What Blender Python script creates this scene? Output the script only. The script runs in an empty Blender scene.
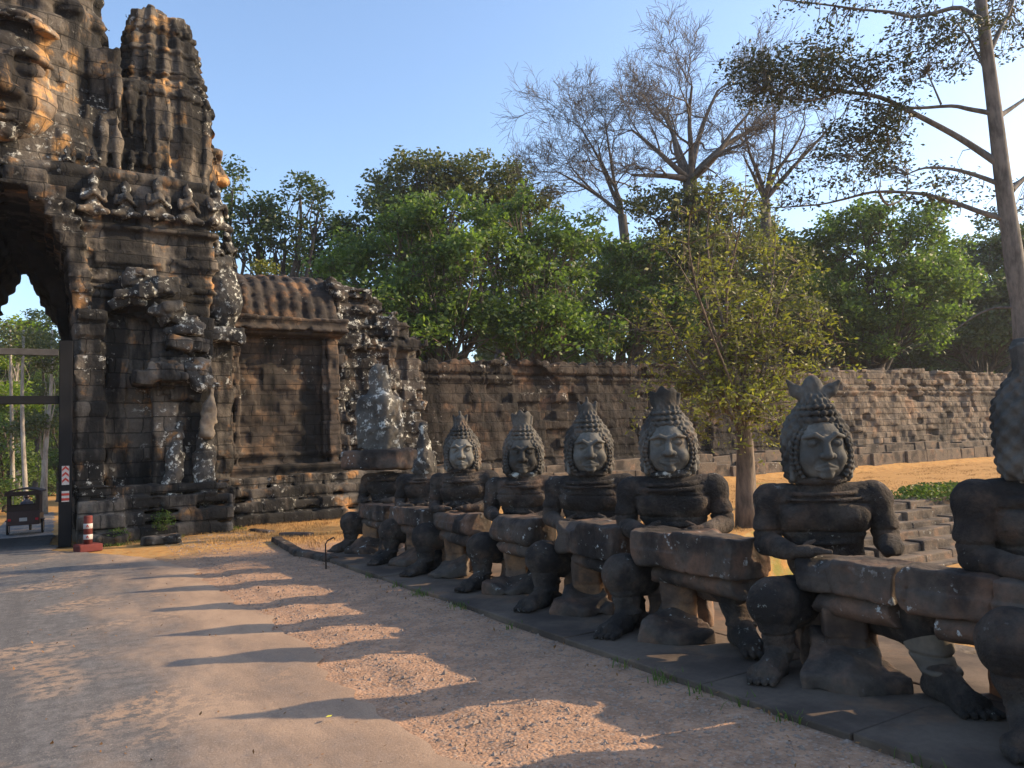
import bpy, math, random
import numpy as np
from mathutils import Vector, Matrix
R_ = math.radians
HAZE = .00036
random.seed(7); rng = np.random.default_rng(7)
scene = bpy.context.scene
C = scene.collection

# ---------------------------------------------------------------- camera, sky, sun, exposure
FPX, CX, CY, EYE = 769., 512., 384., 1.75
def _cam_axes(vp=(55., 467.), roll=R_(2.4)):
    cam = np.array([vp[0]-CX, -(vp[1]-CY), -FPX]); Y = cam/np.linalg.norm(cam)
    hd = np.array([math.cos(roll), math.sin(roll), 0.])
    Z = np.cross(hd, Y); Z /= np.linalg.norm(Z)
    return np.array([np.cross(Y, Z), Y, Z])
RC = _cam_axes()
cam_d = bpy.data.cameras.new('camera'); cam = bpy.data.objects.new('camera', cam_d); C.objects.link(cam)
m4 = Matrix([list(RC[i])+[0] for i in range(3)]+[[0, 0, 0, 1]]); m4.translation = (0, 0, EYE)
cam.matrix_world = m4
cam_d.sensor_width = 36; cam_d.lens = FPX/1024*36; cam_d.clip_end = 3000; cam_d.clip_start = .05
scene.camera = cam
SUN_EL, SUN_AZ = R_(26.3), R_(111)          # azimuth clockwise from +Y
w = bpy.data.worlds.new('World'); scene.world = w; w.use_nodes = True
nt = w.node_tree; bg = nt.nodes['Background']; sky = nt.nodes.new('ShaderNodeTexSky')
sky.sky_type = 'NISHITA'; sky.sun_disc = False; sky.sun_elevation = SUN_EL; sky.sun_rotation = SUN_AZ
sky.air_density = 1.0; sky.dust_density = 1.2; sky.ozone_density = 2.2
nt.links.new(sky.outputs[0], bg.inputs[0]); bg.inputs[1].default_value = .15
sd = bpy.data.lights.new('sun', 'SUN'); sd.energy = 3.7; sd.angle = R_(.5); sd.color = (1, .76, .48)
so = bpy.data.objects.new('sun', sd); C.objects.link(so)
sdir = Vector((math.sin(SUN_AZ)*math.cos(SUN_EL), math.cos(SUN_AZ)*math.cos(SUN_EL), math.sin(SUN_EL)))
so.rotation_euler = sdir.to_track_quat('Z', 'Y').to_euler()
vs = scene.view_settings; vs.view_transform = 'Standard'; vs.look = 'None'; vs.exposure = 1.12; vs.gamma = 1
try: vs.use_curve_mapping = False
except Exception: pass
scene.cycles.use_denoising = True; scene.cycles.max_bounces = 6; scene.cycles.diffuse_bounces = 3
scene.cycles.transparent_max_bounces = 8; scene.cycles.volume_bounces = 0

def ray(x, y): return RC @ np.array([x-CX, -(y-CY), -FPX])
def at(x, y, Y): r = ray(x, y); return r*(Y/r[1])+np.array([0, 0, EYE])
def on_ground(x, y, z=0.): r = ray(x, y); return r*((z-EYE)/r[2])+np.array([0, 0, EYE])
def at_depth(x, y, d): r = ray(x, y); return r*(d/FPX)+np.array([0, 0, EYE])

# ---------------------------------------------------------------- object helpers
def tag(o, label=None, cat=None, group=None, kind=None):
    if label: o['label'] = label
    if cat: o['category'] = cat
    if group: o['group'] = group
    if kind: o['kind'] = kind
    return o
def empty(name, loc=(0, 0, 0), rz=0):
    o = bpy.data.objects.new(name, None); C.objects.link(o); o.location = loc; o.rotation_euler = (0, 0, rz)
    o.empty_display_size = .2
    return o
def mesh(name, V, F, mat, parent=None, smooth=True):
    V = np.asarray(V, np.float32).reshape(-1, 3); F = np.asarray(F, np.int32); k = F.shape[1]
    me = bpy.data.meshes.new(name)
    me.vertices.add(len(V)); me.vertices.foreach_set('co', V.ravel())
    me.loops.add(F.size); me.loops.foreach_set('vertex_index', F.ravel())
    me.polygons.add(len(F)); me.polygons.foreach_set('loop_start', np.arange(0, F.size, k, dtype=np.int32))
    try: me.polygons.foreach_set('loop_total', np.full(len(F), k, np.int32))
    except Exception: pass
    me.update(calc_edges=True)
    me.polygons.foreach_set('use_smooth', np.full(len(F), smooth, bool))
    me.materials.append(mat)
    o = bpy.data.objects.new(name, me); C.objects.link(o)
    if parent: o.parent = parent
    return o
def at_loc(o, loc, rz=0): o.location = loc; o.rotation_euler = (0, 0, rz); return o

class MB:
    def __init__(s): s.v = []; s.f = []; s.n = 0
    def add(s, V, F):
        s.v.append(np.asarray(V, float)); s.f.append(np.asarray(F, int)+s.n); s.n += len(V)
    def box(s, a, b, jit=0., rot=0., taper=1.):
        a = np.array(a, float); b = np.array(b, float)
        V = np.array([[x, y, z] for z in (0, 1) for x, y in ((0, 0), (1, 0), (1, 1), (0, 1))], float)
        V = V-.5
        V[4:, :2] *= taper
        V = V*(b-a)
        if jit: V += rng.normal(0, jit, V.shape)
        if rot: c_, s_ = math.cos(rot), math.sin(rot); V[:, :2] = V[:, :2] @ np.array([[c_, s_], [-s_, c_]])
        V += (a+b)/2
        s.add(V, [[0, 3, 2, 1], [4, 5, 6, 7], [0, 1, 5, 4], [1, 2, 6, 5], [2, 3, 7, 6], [3, 0, 4, 7]])
    def tube(s, P, rad, n=6, cap=True):
        P = np.asarray(P, float); m = len(P); rad = np.broadcast_to(rad, (m,))
        T = np.gradient(P, axis=0); T /= np.linalg.norm(T, axis=1)[:, None]+1e-9
        ref = np.array([0, 0, 1.]) if abs(T[0][2]) < .8 else np.array([1., 0, 0])
        V = []; a = np.arange(n)*2*math.pi/n
        for i in range(m):
            u = np.cross(T[i], ref); u /= np.linalg.norm(u)+1e-9; v = np.cross(T[i], u)
            V.append(P[i]+rad[i]*(np.cos(a)[:, None]*u+np.sin(a)[:, None]*v))
        F = [[i*n+j, i*n+(j+1) % n, (i+1)*n+(j+1) % n, (i+1)*n+j] for i in range(m-1) for j in range(n)]
        V = np.concatenate(V)
        if cap:
            V = np.concatenate([V, [P[0]], [P[-1]]]); k = m*n
            F += [[k, (j+1) % n, j, j] for j in range(n)]+[[k+1, (m-1)*n+j, (m-1)*n+(j+1) % n, (m-1)*n+(j+1) % n] for j in range(n)]
        s.add(V, F)
    def lathe(s, prof, n=20, c=(0, 0, 0)):
        V = []; a = np.arange(n)*2*math.pi/n
        for r, z in prof: V.append(np.stack([c[0]+r*np.cos(a), c[1]+r*np.sin(a), np.full(n, c[2]+z)], 1))
        m = len(prof)
        F = [[i*n+j, i*n+(j+1) % n, (i+1)*n+(j+1) % n, (i+1)*n+j] for i in range(m-1) for j in range(n)]
        s.add(np.concatenate(V), F)
    def build(s, name, mat, parent=None, smooth=False, bevel=0):
        V = np.concatenate(s.v); F = np.concatenate(s.f)
        me = bpy.data.meshes.new(name)
        me.from_pydata(V.tolist(), [], [tuple(dict.fromkeys(f)) for f in F.tolist()]); me.update()
        me.polygons.foreach_set('use_smooth', np.full(len(me.polygons), smooth, bool))
        me.materials.append(mat)
        o = bpy.data.objects.new(name, me); C.objects.link(o)
        if parent: o.parent = parent
        if bevel:
            b = o.modifiers.new('bevel', 'BEVEL'); b.width = bevel; b.segments = 2; b.limit_method = 'ANGLE'
        return o

# ---------------------------------------------------------------- noise + signed distance toolkit
_T = rng.random((32, 32, 32)).astype(np.float32)
def vnoise(x, y, z):
    xi = np.floor(x).astype(np.int32); yi = np.floor(y).astype(np.int32); zi = np.floor(z).astype(np.int32)
    fx = x-xi; fy = y-yi; fz = z-zi
    fx = fx*fx*(3-2*fx); fy = fy*fy*(3-2*fy); fz = fz*fz*(3-2*fz)
    x0 = xi & 31; x1 = (xi+1) & 31; y0 = yi & 31; y1 = (yi+1) & 31; z0 = zi & 31; z1 = (zi+1) & 31
    a = _T[x0, y0, z0]*(1-fx)+_T[x1, y0, z0]*fx; b = _T[x0, y1, z0]*(1-fx)+_T[x1, y1, z0]*fx
    c = _T[x0, y0, z1]*(1-fx)+_T[x1, y0, z1]*fx; d = _T[x0, y1, z1]*(1-fx)+_T[x1, y1, z1]*fx
    return ((a*(1-fy)+b*fy)*(1-fz)+(c*(1-fy)+d*fy)*fz)*2-1
def fbm(x, y, z, o=3):
    r = 0; a = 1.
    for i in range(o): r = r+a*vnoise(x*2**i+i*7.3, y*2**i+i*3.1, z*2**i+i*5.7); a *= .5
    return r
def hash3(i, j, k):
    return _T[(i*7+k*3) & 31, (j*5+i) & 31, (k*11+j*3) & 31]
def ell(p, c, r):
    x, y, z = p[0]-c[0], p[1]-c[1], p[2]-c[2]
    k = np.sqrt((x/r[0])**2+(y/r[1])**2+(z/r[2])**2)
    return (k-1)*min(r) if False else (k-1)*k/np.maximum(np.sqrt((x/r[0]**2)**2+(y/r[1]**2)**2+(z/r[2]**2)**2), 1e-6)
def cap(p, a, b, r1, r2=None, sq=(1, 1, 1)):
    r2 = r1 if r2 is None else r2
    a = np.array(a, float); d = np.array(b, float)-a; L = (d*d).sum()
    x, y, z = p[0]-a[0], p[1]-a[1], p[2]-a[2]
    t = np.clip((x*d[0]+y*d[1]+z*d[2])/L, 0, 1)
    return np.sqrt(((x-t*d[0])/sq[0])**2+((y-t*d[1])/sq[1])**2+((z-t*d[2])/sq[2])**2)-(r1+(r2-r1)*t)
def box(p, a, b, r=0.):
    q = [np.abs(p[i]-(a[i]+b[i])/2)-(b[i]-a[i])/2+r for i in range(3)]
    o = np.sqrt(sum(np.maximum(v, 0)**2 for v in q))
    return o+np.minimum(np.maximum(np.maximum(q[0], q[1]), q[2]), 0)-r
def rotp(p, c, ax, ang):
    """point array rotated about c (axis index ax)"""
    q = [p[0]-c[0], p[1]-c[1], p[2]-c[2]]; i, j = [(1, 2), (2, 0), (0, 1)][ax]
    ca, sa = math.cos(ang), math.sin(ang); u = ca*q[i]+sa*q[j]; v = -sa*q[i]+ca*q[j]; q[i] = u; q[j] = v
    return [q[0]+c[0], q[1]+c[1], q[2]+c[2]]
def smin(a, b, k): h_ = np.clip(.5+.5*(b-a)/k, 0, 1); return b*(1-h_)+a*h_-k*h_*(1-h_)
def smax(a, b, k): return -smin(-a, -b, k)
def U(*a):
    r = a[0]
    for b in a[1:]: r = np.minimum(r, b)
    return r
def masonry(p, hz=.36, wd=.75, amp=.05, groove=.035, gw=.03):
    x, y, z = p; k = np.floor(z/hz).astype(np.int32)
    off = (hash3(k, k*3, k*7)*wd)
    u = (x+off)/wd; v = (y+off*.7+.13)/wd; i = np.floor(u).astype(np.int32); j = np.floor(v).astype(np.int32)
    push = (hash3(i, j, k)-.5)*2*amp+(hash3(i*3, j*3, k*3) < .05)*amp*1.5; gw = gw*.5; groove = groove*.35
    fz = z/hz-k; bz = np.minimum(fz, 1-fz)*hz; fu = u-i; bu = np.minimum(fu, 1-fu)*wd
    bd = np.minimum(bz, bu)
    return push+groove*np.clip(1-bd/gw, 0, 1)
def sdf_mesh(name, fn, lo, hi, h, mat, parent=None, rough=None, smooth=True):
    lo = np.array(lo, float); hi = np.array(hi, float)
    n = np.maximum(((hi-lo)/h).astype(int)+1, 4)
    ax = [(lo[i]+np.arange(n[i])*h).astype(np.float32) for i in range(3)]
    p = np.meshgrid(*ax, indexing='ij')
    D = fn(p).astype(np.float32)
    if rough is not None:
        m = np.abs(D) < 6*h+.12
        D[m] += rough([q[m] for q in p]).astype(np.float32)
    big = h*2
    for s in ([0, -1]):
        D[s] = np.maximum(D[s], .3*h); D[:, s] = np.maximum(D[:, s], .3*h); D[:, :, s] = np.maximum(D[:, :, s], .3*h)
    S = D < 0
    c = [S[:-1, :-1, :-1], S[1:, :-1, :-1], S[:-1, 1:, :-1], S[1:, 1:, :-1], S[:-1, :-1, 1:], S[1:, :-1, 1:], S[:-1, 1:, 1:], S[1:, 1:, 1:]]
    cnt = sum(q.astype(np.int8) for q in c); act = (cnt > 0) & (cnt < 8)
    I = np.argwhere(act); N = len(I)
    idx = np.full(act.shape, -1, np.int64); idx[act] = np.arange(N)
    offs = np.array([[a & 1, (a >> 1) & 1, (a >> 2) & 1] for a in range(8)])
    vals = np.stack([D[I[:, 0]+o[0], I[:, 1]+o[1], I[:, 2]+o[2]] for o in offs], 1)
    acc = np.zeros((N, 3)); ct = np.zeros(N)
    for a in range(8):
        for b_ in (1, 2, 4):
            if a & b_: continue
            b = a | b_; va = vals[:, a]; vb = vals[:, b]; m = (va < 0) != (vb < 0)
            t = np.where(m, va/np.where(m, va-vb, 1), 0)
            pt = offs[a]+t[:, None]*(offs[b]-offs[a]); acc[m] += pt[m]; ct[m] += 1
    V = lo+(I+acc/ct[:, None])*h
    Fs = []
    for d in range(3):
        e, f_ = (d+1) % 3, (d+2) % 3
        sl0 = [slice(None)]*3; sl1 = [slice(None)]*3; sl0[d] = slice(0, -1); sl1[d] = slice(1, None)
        A = S[tuple(sl0)]; B = S[tuple(sl1)]
        E_ = np.argwhere(A != B)
        E_ = E_[(E_[:, e] > 0) & (E_[:, f_] > 0) & (E_[:, e] < n[e]-1) & (E_[:, f_] < n[f_]-1)]
        if not len(E_): continue
        fl = A[E_[:, 0], E_[:, 1], E_[:, 2]]
        q = []
        for de, df in ((1, 1), (0, 1), (0, 0), (1, 0)):
            k = E_.copy(); k[:, e] -= de; k[:, f_] -= df; q.append(idx[k[:, 0], k[:, 1], k[:, 2]])
        q = np.stack(q, 1); q[~fl] = q[~fl][:, ::-1]; Fs.append(q)
    F = np.concatenate(Fs); F = F[(F >= 0).all(1)]
    return mesh(name, V, F, mat, parent, smooth)

# ---------------------------------------------------------------- materials
def newmat(name):
    m = bpy.data.materials.new(name); m.use_nodes = True; t = m.node_tree
    return m, t, t.nodes['Principled BSDF']
def N(t, typ, **kw):
    n = t.nodes.new('ShaderNode'+typ)
    for k, v in kw.items():
        if k.startswith('i_'): n.inputs[k[2:].replace('_', ' ')].default_value = v
        else: setattr(n, k, v)
    return n
def noise(t, vec, scale, detail=5, rough=.6, dist=0.):
    n = N(t, 'TexNoise'); n.inputs['Scale'].default_value = scale; n.inputs['Detail'].default_value = detail
    n.inputs['Roughness'].default_value = rough; n.inputs['Distortion'].default_value = dist
    t.links.new(vec, n.inputs['Vector']); return n.outputs['Fac']
def ramp(t, fac, a, b):
    n = N(t, 'MapRange'); n.inputs['From Min'].default_value = a; n.inputs['From Max'].default_value = b
    n.interpolation_type = 'SMOOTHSTEP'; t.links.new(fac, n.inputs['Value']); return n.outputs['Result']
def mixc(t, fac, a, b):
    n = N(t, 'Mix', data_type='RGBA')
    for s, v in ((0, fac), (6, a), (7, b)):
        if isinstance(v, (int, float)): n.inputs[s].default_value = v
        elif isinstance(v, tuple): n.inputs[s].default_value = (*v, 1)
        else: t.links.new(v, n.inputs[s])
    return n.outputs[2]
def mth(t, op, a, b=0.):
    n = N(t, 'Math', operation=op)
    for s, v in ((0, a), (1, b)):
        if isinstance(v, (int, float)): n.inputs[s].default_value = v
        else: t.links.new(v, n.inputs[s])
    return n.outputs[0]
def mapv(t, vec, sc=(1, 1, 1), loc=(0, 0, 0), rot=(0, 0, 0)):
    n = N(t, 'Mapping'); n.inputs['Scale'].default_value = sc; n.inputs['Location'].default_value = loc; n.inputs['Rotation'].default_value = rot
    t.links.new(vec, n.inputs['Vector']); return n.outputs[0]
def bump(t, bsdf, h, strength=.5, dist=.02):
    n = N(t, 'Bump'); n.inputs['Strength'].default_value = strength; n.inputs['Distance'].default_value = dist
    t.links.new(h, n.inputs['Height']); t.links.new(n.outputs[0], bsdf.inputs['Normal'])

def stone(name, dark, mid, warm, lichen=(.30, .30, .27), sc=1., warm_rng=(.52, .66), dark_rng=(.40, .62), lich=(.60, .66), lich_mask=(.45, .62),
          streak=False, brick=None, bd=.02, bs=.6, rough=.92, warm_amt=1.):
    m, t, b = newmat(name); pos = N(t, 'NewGeometry').outputs['Position']
    sv = mapv(t, pos, (1.3, 1.3, .28)) if streak else pos
    n1 = noise(t, sv, .9*sc, 6, .62); n2 = noise(t, mapv(t, pos, (1, 1, 1), (7, 3, 1)), 1.7*sc, 5, .6)
    n3 = noise(t, pos, 14*sc, 5, .7); n4 = noise(t, mapv(t, pos, (1, 1, 1), (3, 9, 4)), 6.5*sc, 4, .65)
    n5 = noise(t, mapv(t, pos, (1, 1, 1), (13, 2, 8)), .75*sc, 3, .5)
    col = mixc(t, ramp(t, n2, *warm_rng), mid, warm)
    if warm_amt < 1: col = mixc(t, warm_amt, mid, col)
    col = mixc(t, ramp(t, n1, *dark_rng), dark, col)
    col = mixc(t, mth(t, 'MULTIPLY', ramp(t, n3, .35, .7), .55), col, mixc(t, .55, col, dark))
    height = mth(t, 'ADD', mth(t, 'MULTIPLY', n3, .6), mth(t, 'MULTIPLY', n4, .8))
    if brick:
        sx = N(t, 'SeparateXYZ'); t.links.new(pos, sx.inputs[0]); cb = N(t, 'CombineXYZ')
        wob = mth(t, 'MULTIPLY', n4, .05)
        t.links.new(mth(t, 'ADD', mth(t, 'ADD', sx.outputs[0], sx.outputs[1]), wob), cb.inputs[0]); t.links.new(mth(t, 'ADD', sx.outputs[2], wob), cb.inputs[1])
        br = N(t, 'TexBrick'); t.links.new(cb.outputs[0], br.inputs['Vector'])
        br.inputs['Scale'].default_value = 1; br.inputs['Brick Width'].default_value = brick[0]; br.inputs['Row Height'].default_value = brick[1]
        br.inputs['Mortar Size'].default_value = brick[2]; br.inputs['Mortar Smooth'].default_value = .4; br.inputs['Bias'].default_value = 0
        br.inputs['Color1'].default_value = (.62, .62, .62, 1); br.inputs['Color2'].default_value = (1.25, 1.2, 1.15, 1); br.inputs['Mortar'].default_value = (.25, .25, .25, 1)
        mm = N(t, 'Mix', data_type='RGBA', blend_type='MULTIPLY'); mm.inputs[0].default_value = .8
        t.links.new(col, mm.inputs[6]); t.links.new(br.outputs['Color'], mm.inputs[7]); col = mm.outputs[2]
        height = mth(t, 'SUBTRACT', height, mth(t, 'MULTIPLY', br.outputs['Fac'], 1.6))
    lm = mth(t, 'MULTIPLY', ramp(t, n4, *lich), ramp(t, n5, *lich_mask))
    lm = mth(t, 'MULTIPLY', lm, ramp(t, n3, .38, .55))
    col = mixc(t, lm, col, lichen)
    t.links.new(col, b.inputs['Base Color']); b.inputs['Roughness'].default_value = rough
    b.inputs['Specular IOR Level'].default_value = .25
    bump(t, b, height, bs, bd)
    return m
M = {}
M['gate'] = stone('gate_sandstone', (.017, .016, .015), (.125, .108, .090), (.38, .20, .08), lichen=(.42, .41, .37), sc=1.0, streak=True, dark_rng=(.46, .60), warm_rng=(.54, .68), lich=(.57, .66), lich_mask=(.52, .66), brick=(.78, .36, .016), bd=.04, bs=.9)
M['tower'] = stone('tower_sandstone', (.025, .022, .020), (.17, .13, .098), (.44, .25, .10), sc=.9, streak=True, dark_rng=(.42, .56), warm_rng=(.44, .58), lich=(.54, .62), lich_mask=(.46, .60), brick=(.8, .40, .018), bd=.04, bs=.9)
M['towerdark'] = stone('dark_tower_sandstone', (.017, .016, .015), (.118, .102, .084), (.42, .235, .09), lichen=(.40, .39, .35), sc=.9, streak=True, dark_rng=(.46, .59), warm_rng=(.52, .64), lich=(.56, .65), lich_mask=(.50, .64), brick=(.8, .40, .014), bd=.05, bs=1.)
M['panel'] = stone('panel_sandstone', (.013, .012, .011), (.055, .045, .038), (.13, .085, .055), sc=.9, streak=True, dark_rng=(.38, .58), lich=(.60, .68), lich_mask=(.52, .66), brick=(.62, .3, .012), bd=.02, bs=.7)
M['laterite'] = stone('laterite_blocks', (.045, .037, .03), (.165, .13, .10), (.26, .165, .105), sc=.55, dark_rng=(.34, .54), warm_rng=(.52, .68), lich=(.62, .7), brick=(.52, .30, .02), bd=.05, bs=.9)
M['passage_shade'] = stone('shade_dark_passage_stone', (.012, .011, .010), (.035, .03, .027), (.06, .045, .035), lich=(.8, .9), bd=.03)  # the unlit gloom of the passage is put into this darkened stone colour
M['pillar'] = stone('pale_lichened_stone', (.035, .033, .03), (.095, .088, .076), (.14, .115, .09), lichen=(.46, .46, .42), lich=(.52, .60), lich_mask=(.38, .5), bd=.04, bs=.7)
M['lichened'] = stone('lichened_stone', (.022, .021, .02), (.075, .068, .06), (.16, .12, .085), lichen=(.50, .50, .45), sc=1.0, lich=(.53, .62), lich_mask=(.36, .5), bd=.05, bs=.8)
M['body'] = stone('black_weathered_stone', (.030, .025, .022), (.100, .079, .063), (.14, .090, .062), sc=3.0, dark_rng=(.40, .62), warm_rng=(.44, .64), lich=(.60, .65), lich_mask=(.52, .62), bd=.055, bs=1.)
M['face'] = stone('grey_green_face_stone', (.07, .067, .06), (.17, .162, .142), (.17, .135, .10), sc=2.4, dark_rng=(.38, .60), warm_rng=(.52, .66), lich=(.66, .72), lich_mask=(.5, .62), bd=.01, bs=.7)
M['crown'] = stone('grey_crown_stone', (.03, .028, .025), (.115, .105, .09), (.13, .092, .065), sc=2.4, dark_rng=(.36, .62), lich=(.68, .75), bd=.012, bs=.6)
M['naga'] = stone('naga_stone', (.022, .018, .016), (.095, .074, .059), (.165, .095, .062), lichen=(.45, .45, .42), sc=1.5, dark_rng=(.36, .58), warm_rng=(.44, .64), lich=(.60, .66), lich_mask=(.46, .6), bd=.02, bs=.8)
M['repair'] = stone('pale_repair_stone', (.10, .08, .062), (.20, .165, .125), (.22, .16, .11), sc=1.4, dark_rng=(.36, .55), lich=(.8, .9), bd=.01, bs=.4)
M['support'] = stone('support_stone', (.05, .035, .028), (.15, .10, .07), (.28, .15, .075), sc=1.8, dark_rng=(.34, .56), warm_rng=(.42, .6), lich=(.7, .78), bd=.02, bs=.8)
M['slab'] = stone('plinth_slab_stone', (.06, .044, .034), (.15, .11, .08), (.22, .13, .078), sc=1.2, dark_rng=(.34, .6), lich=(.72, .8), bd=.012, bs=.5)
M['steps'] = stone('step_laterite', (.045, .036, .03), (.15, .115, .085), (.24, .15, .095), sc=1.6, dark_rng=(.36, .56), lich=(.60, .68), bd=.03, bs=.8)

def plain(name, col, rough=.7, metal=0., var=.25, sc=8., bs=.2):
    m, t, b = newmat(name); pos = N(t, 'NewGeometry').outputs['Position']
    n1 = noise(t, pos, sc, 5, .6); dk = tuple(c*(1-var) for c in col); lt = tuple(min(1, c*(1+var)) for c in col)
    t.links.new(mixc(t, n1, dk, lt), b.inputs['Base Color']); b.inputs['Roughness'].default_value = rough; b.inputs['Metallic'].default_value = metal; b.inputs['Specular IOR Level'].default_value = .2 if rough > .5 else .5
    if bs: bump(t, b, noise(t, pos, sc*6, 3), bs, .004)
    return m
def bark(name, c1, c2, sc=3.):
    m, t, b = newmat(name); pos = N(t, 'NewGeometry').outputs['Position']
    n1 = noise(t, mapv(t, pos, (1, 1, .25)), sc*3, 5, .65); n2 = noise(t, pos, sc*.5, 3)
    t.links.new(mixc(t, ramp(t, mth(t, 'ADD', mth(t, 'MULTIPLY', n1, .6), mth(t, 'MULTIPLY', n2, .4)), .35, .62), c1, c2), b.inputs['Base Color'])
    b.inputs['Roughness'].default_value = .9; bump(t, b, n1, .7, .03); return m
def leafm(name, c1, c2, c3, trans=.35, sc=.45):
    m, t, b = newmat(name); pos = N(t, 'NewGeometry').outputs['Position']
    n1 = noise(t, pos, sc, 3, .5); n2 = noise(t, pos, 5., 2, .5)
    col = mixc(t, ramp(t, n1, .38, .62), c1, c2); col = mixc(t, ramp(t, n2, .5, .66), col, c3)
    t.links.new(col, b.inputs['Base Color']); b.inputs['Roughness'].default_value = .55; b.inputs['Specular IOR Level'].default_value = .3
    tr = N(t, 'BsdfTranslucent'); br = N(t, 'Mix', data_type='RGBA', blend_type='MULTIPLY'); br.inputs[0].default_value = 1
    t.links.new(col, br.inputs[6]); br.inputs[7].default_value = (1.3, 1.5, .6, 1); t.links.new(br.outputs[2], tr.inputs[0])
    mx = N(t, 'MixShader'); mx.inputs[0].default_value = trans; t.links.new(b.outputs[0], mx.inputs[1]); t.links.new(tr.outputs[0], mx.inputs[2])
    t.links.new(mx.outputs[0], t.nodes['Material Output'].inputs[0]); return m
M['bark_grey'] = bark('grey_bark', (.06, .055, .048), (.17, .15, .13))
M['bark_brown'] = bark('brown_bark', (.05, .04, .032), (.17, .125, .09))
M['bark_dark'] = bark('dark_bark', (.025, .02, .017), (.09, .07, .055))
M['bark_bare'] = bark('bare_tree_bark', (.045, .035, .028), (.135, .11, .088))
M['bark_pale'] = bark('pale_bark', (.20, .17, .14), (.38, .34, .29))
M['leaf_green'] = leafm('bright_green_leaves', (.055, .09, .03), (.10, .155, .045), (.19, .24, .07), .45)
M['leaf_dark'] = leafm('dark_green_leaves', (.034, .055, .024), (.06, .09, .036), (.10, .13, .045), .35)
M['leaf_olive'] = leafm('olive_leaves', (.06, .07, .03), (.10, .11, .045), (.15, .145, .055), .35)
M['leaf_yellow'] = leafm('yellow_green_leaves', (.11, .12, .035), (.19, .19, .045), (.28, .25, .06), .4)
M['leaf_big'] = leafm('dark_dull_leaves', (.03, .035, .02), (.05, .055, .03), (.08, .085, .04), .2)  # darkest and least translucent of the leaf greens
M['leaf_lime'] = leafm('lime_leaves', (.12, .19, .02), (.2, .27, .03), (.3, .32, .05), .5)

# ground materials
def ground_mat():
    m, t, b = newmat('dusty_ground'); pos = N(t, 'NewGeometry').outputs['Position']
    n1 = noise(t, pos, .5, 5, .6); n2 = noise(t, pos, 3.2, 6, .7); n3 = noise(t, pos, 38, 4, .7); n4 = noise(t, pos, 12, 4, .6)
    vo = N(t, 'TexVoronoi'); vo.inputs['Scale'].default_value = 42; t.links.new(pos, vo.inputs['Vector'])
    sx = N(t, 'SeparateXYZ'); t.links.new(pos, sx.inputs[0])
    gravel = mixc(t, ramp(t, n2, .35, .65), (.27, .165, .105), (.43, .255, .155))
    gravel = mixc(t, ramp(t, n3, .55, .72), gravel, (.46, .34, .25)); gravel = mixc(t, ramp(t, n3, .42, .28), gravel, (.11, .08, .065))
    gravel = mixc(t, mth(t, 'MULTIPLY', ramp(t, vo.outputs['Color'], .6, .95), .35), gravel, (.44, .36, .29))
    grass = mixc(t, ramp(t, n2, .4, .62), (.34, .17, .055), (.47, .25, .08)); grass = mixc(t, ramp(t, n4, .45, .7), grass, (.36, .25, .11))
    grass = mixc(t, ramp(t, n1, .64, .74), grass, (.17, .19, .045))
    # the gravel shoulder gives way to dry grass towards the gate and beyond the statues
    f1 = ramp(t, mth(t, 'ADD', sx.outputs[1], mth(t, 'MULTIPLY', n2, 3.)), 16.2, 18.2)
    f2 = ramp(t, mth(t, 'ADD', sx.outputs[0], mth(t, 'MULTIPLY', n2, 1.)), 6.2, 7.0)
    f = mth(t, 'MAXIMUM', f1, f2)
    t.links.new(mixc(t, f, gravel, grass), b.inputs['Base Color']); b.inputs['Roughness'].default_value = .95; b.inputs['Specular IOR Level'].default_value = .15
    hh = mth(t, 'ADD', mth(t, 'MULTIPLY', n3, .7), mth(t, 'ADD', mth(t, 'MULTIPLY', n4, .6), mth(t, 'MULTIPLY', vo.outputs['Distance'], -.8)))
    bump(t, b, hh, .6, .014); return m
def road_mat():
    m, t, b = newmat('dusty_asphalt'); pos = N(t, 'NewGeometry').outputs['Position']
    st = mapv(t, pos, (1.2, .45, 1)); n1 = noise(t, st, 1.2, 6, .62); n2 = noise(t, mapv(t, pos, (1, 1, 1), (4, 7, 0)), .55, 4, .5); n3 = noise(t, pos, 60, 3, .7); n4 = noise(t, pos, 9, 5, .72)
    sx = N(t, 'SeparateXYZ'); t.links.new(pos, sx.inputs[0])
    col = mixc(t, ramp(t, n4, .35, .65), (.092, .087, .084), (.145, .136, .130))
    tr_ = noise(t, mapv(t, pos, (2.6, .07, 1)), 1., 4, .6); col = mixc(t, mth(t, 'MULTIPLY', ramp(t, tr_, .5, .62), .45), col, (.075, .07, .068))
    # orange dust, thickest along the shoulder edge, thin towards the crown of the road
    edge = ramp(t, mth(t, 'ADD', sx.outputs[0], mth(t, 'MULTIPLY', mth(t, 'SUBTRACT', n1, .5), 3.2)), 0., 1.9)
    d = mth(t, 'MAXIMUM', edge, mth(t, 'MULTIPLY', ramp(t, n2, .5, .62), ramp(t, n4, .42, .56)))
    dust = mixc(t, ramp(t, n1, .4, .62), (.31, .205, .132), (.40, .27, .175))
    col = mixc(t, mth(t, 'MULTIPLY', d, .85), col, dust)
    col = mixc(t, ramp(t, n3, .56, .72), col, mixc(t, .35, col, (.5, .42, .34))); col = mixc(t, ramp(t, n3, .42, .3), col, mixc(t, .4, col, (.06, .05, .045)))
    t.links.new(col, b.inputs['Base Color']); b.inputs['Roughness'].default_value = .88; b.inputs['Specular IOR Level'].default_value = .25
    bump(t, b, mth(t, 'ADD', n3, mth(t, 'MULTIPLY', n4, .8)), .6, .008); return m
M['ground'] = ground_mat(); M['road'] = road_mat()
M['iron'] = plain('black_painted_timber', (.006, .006, .007), .7)
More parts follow.
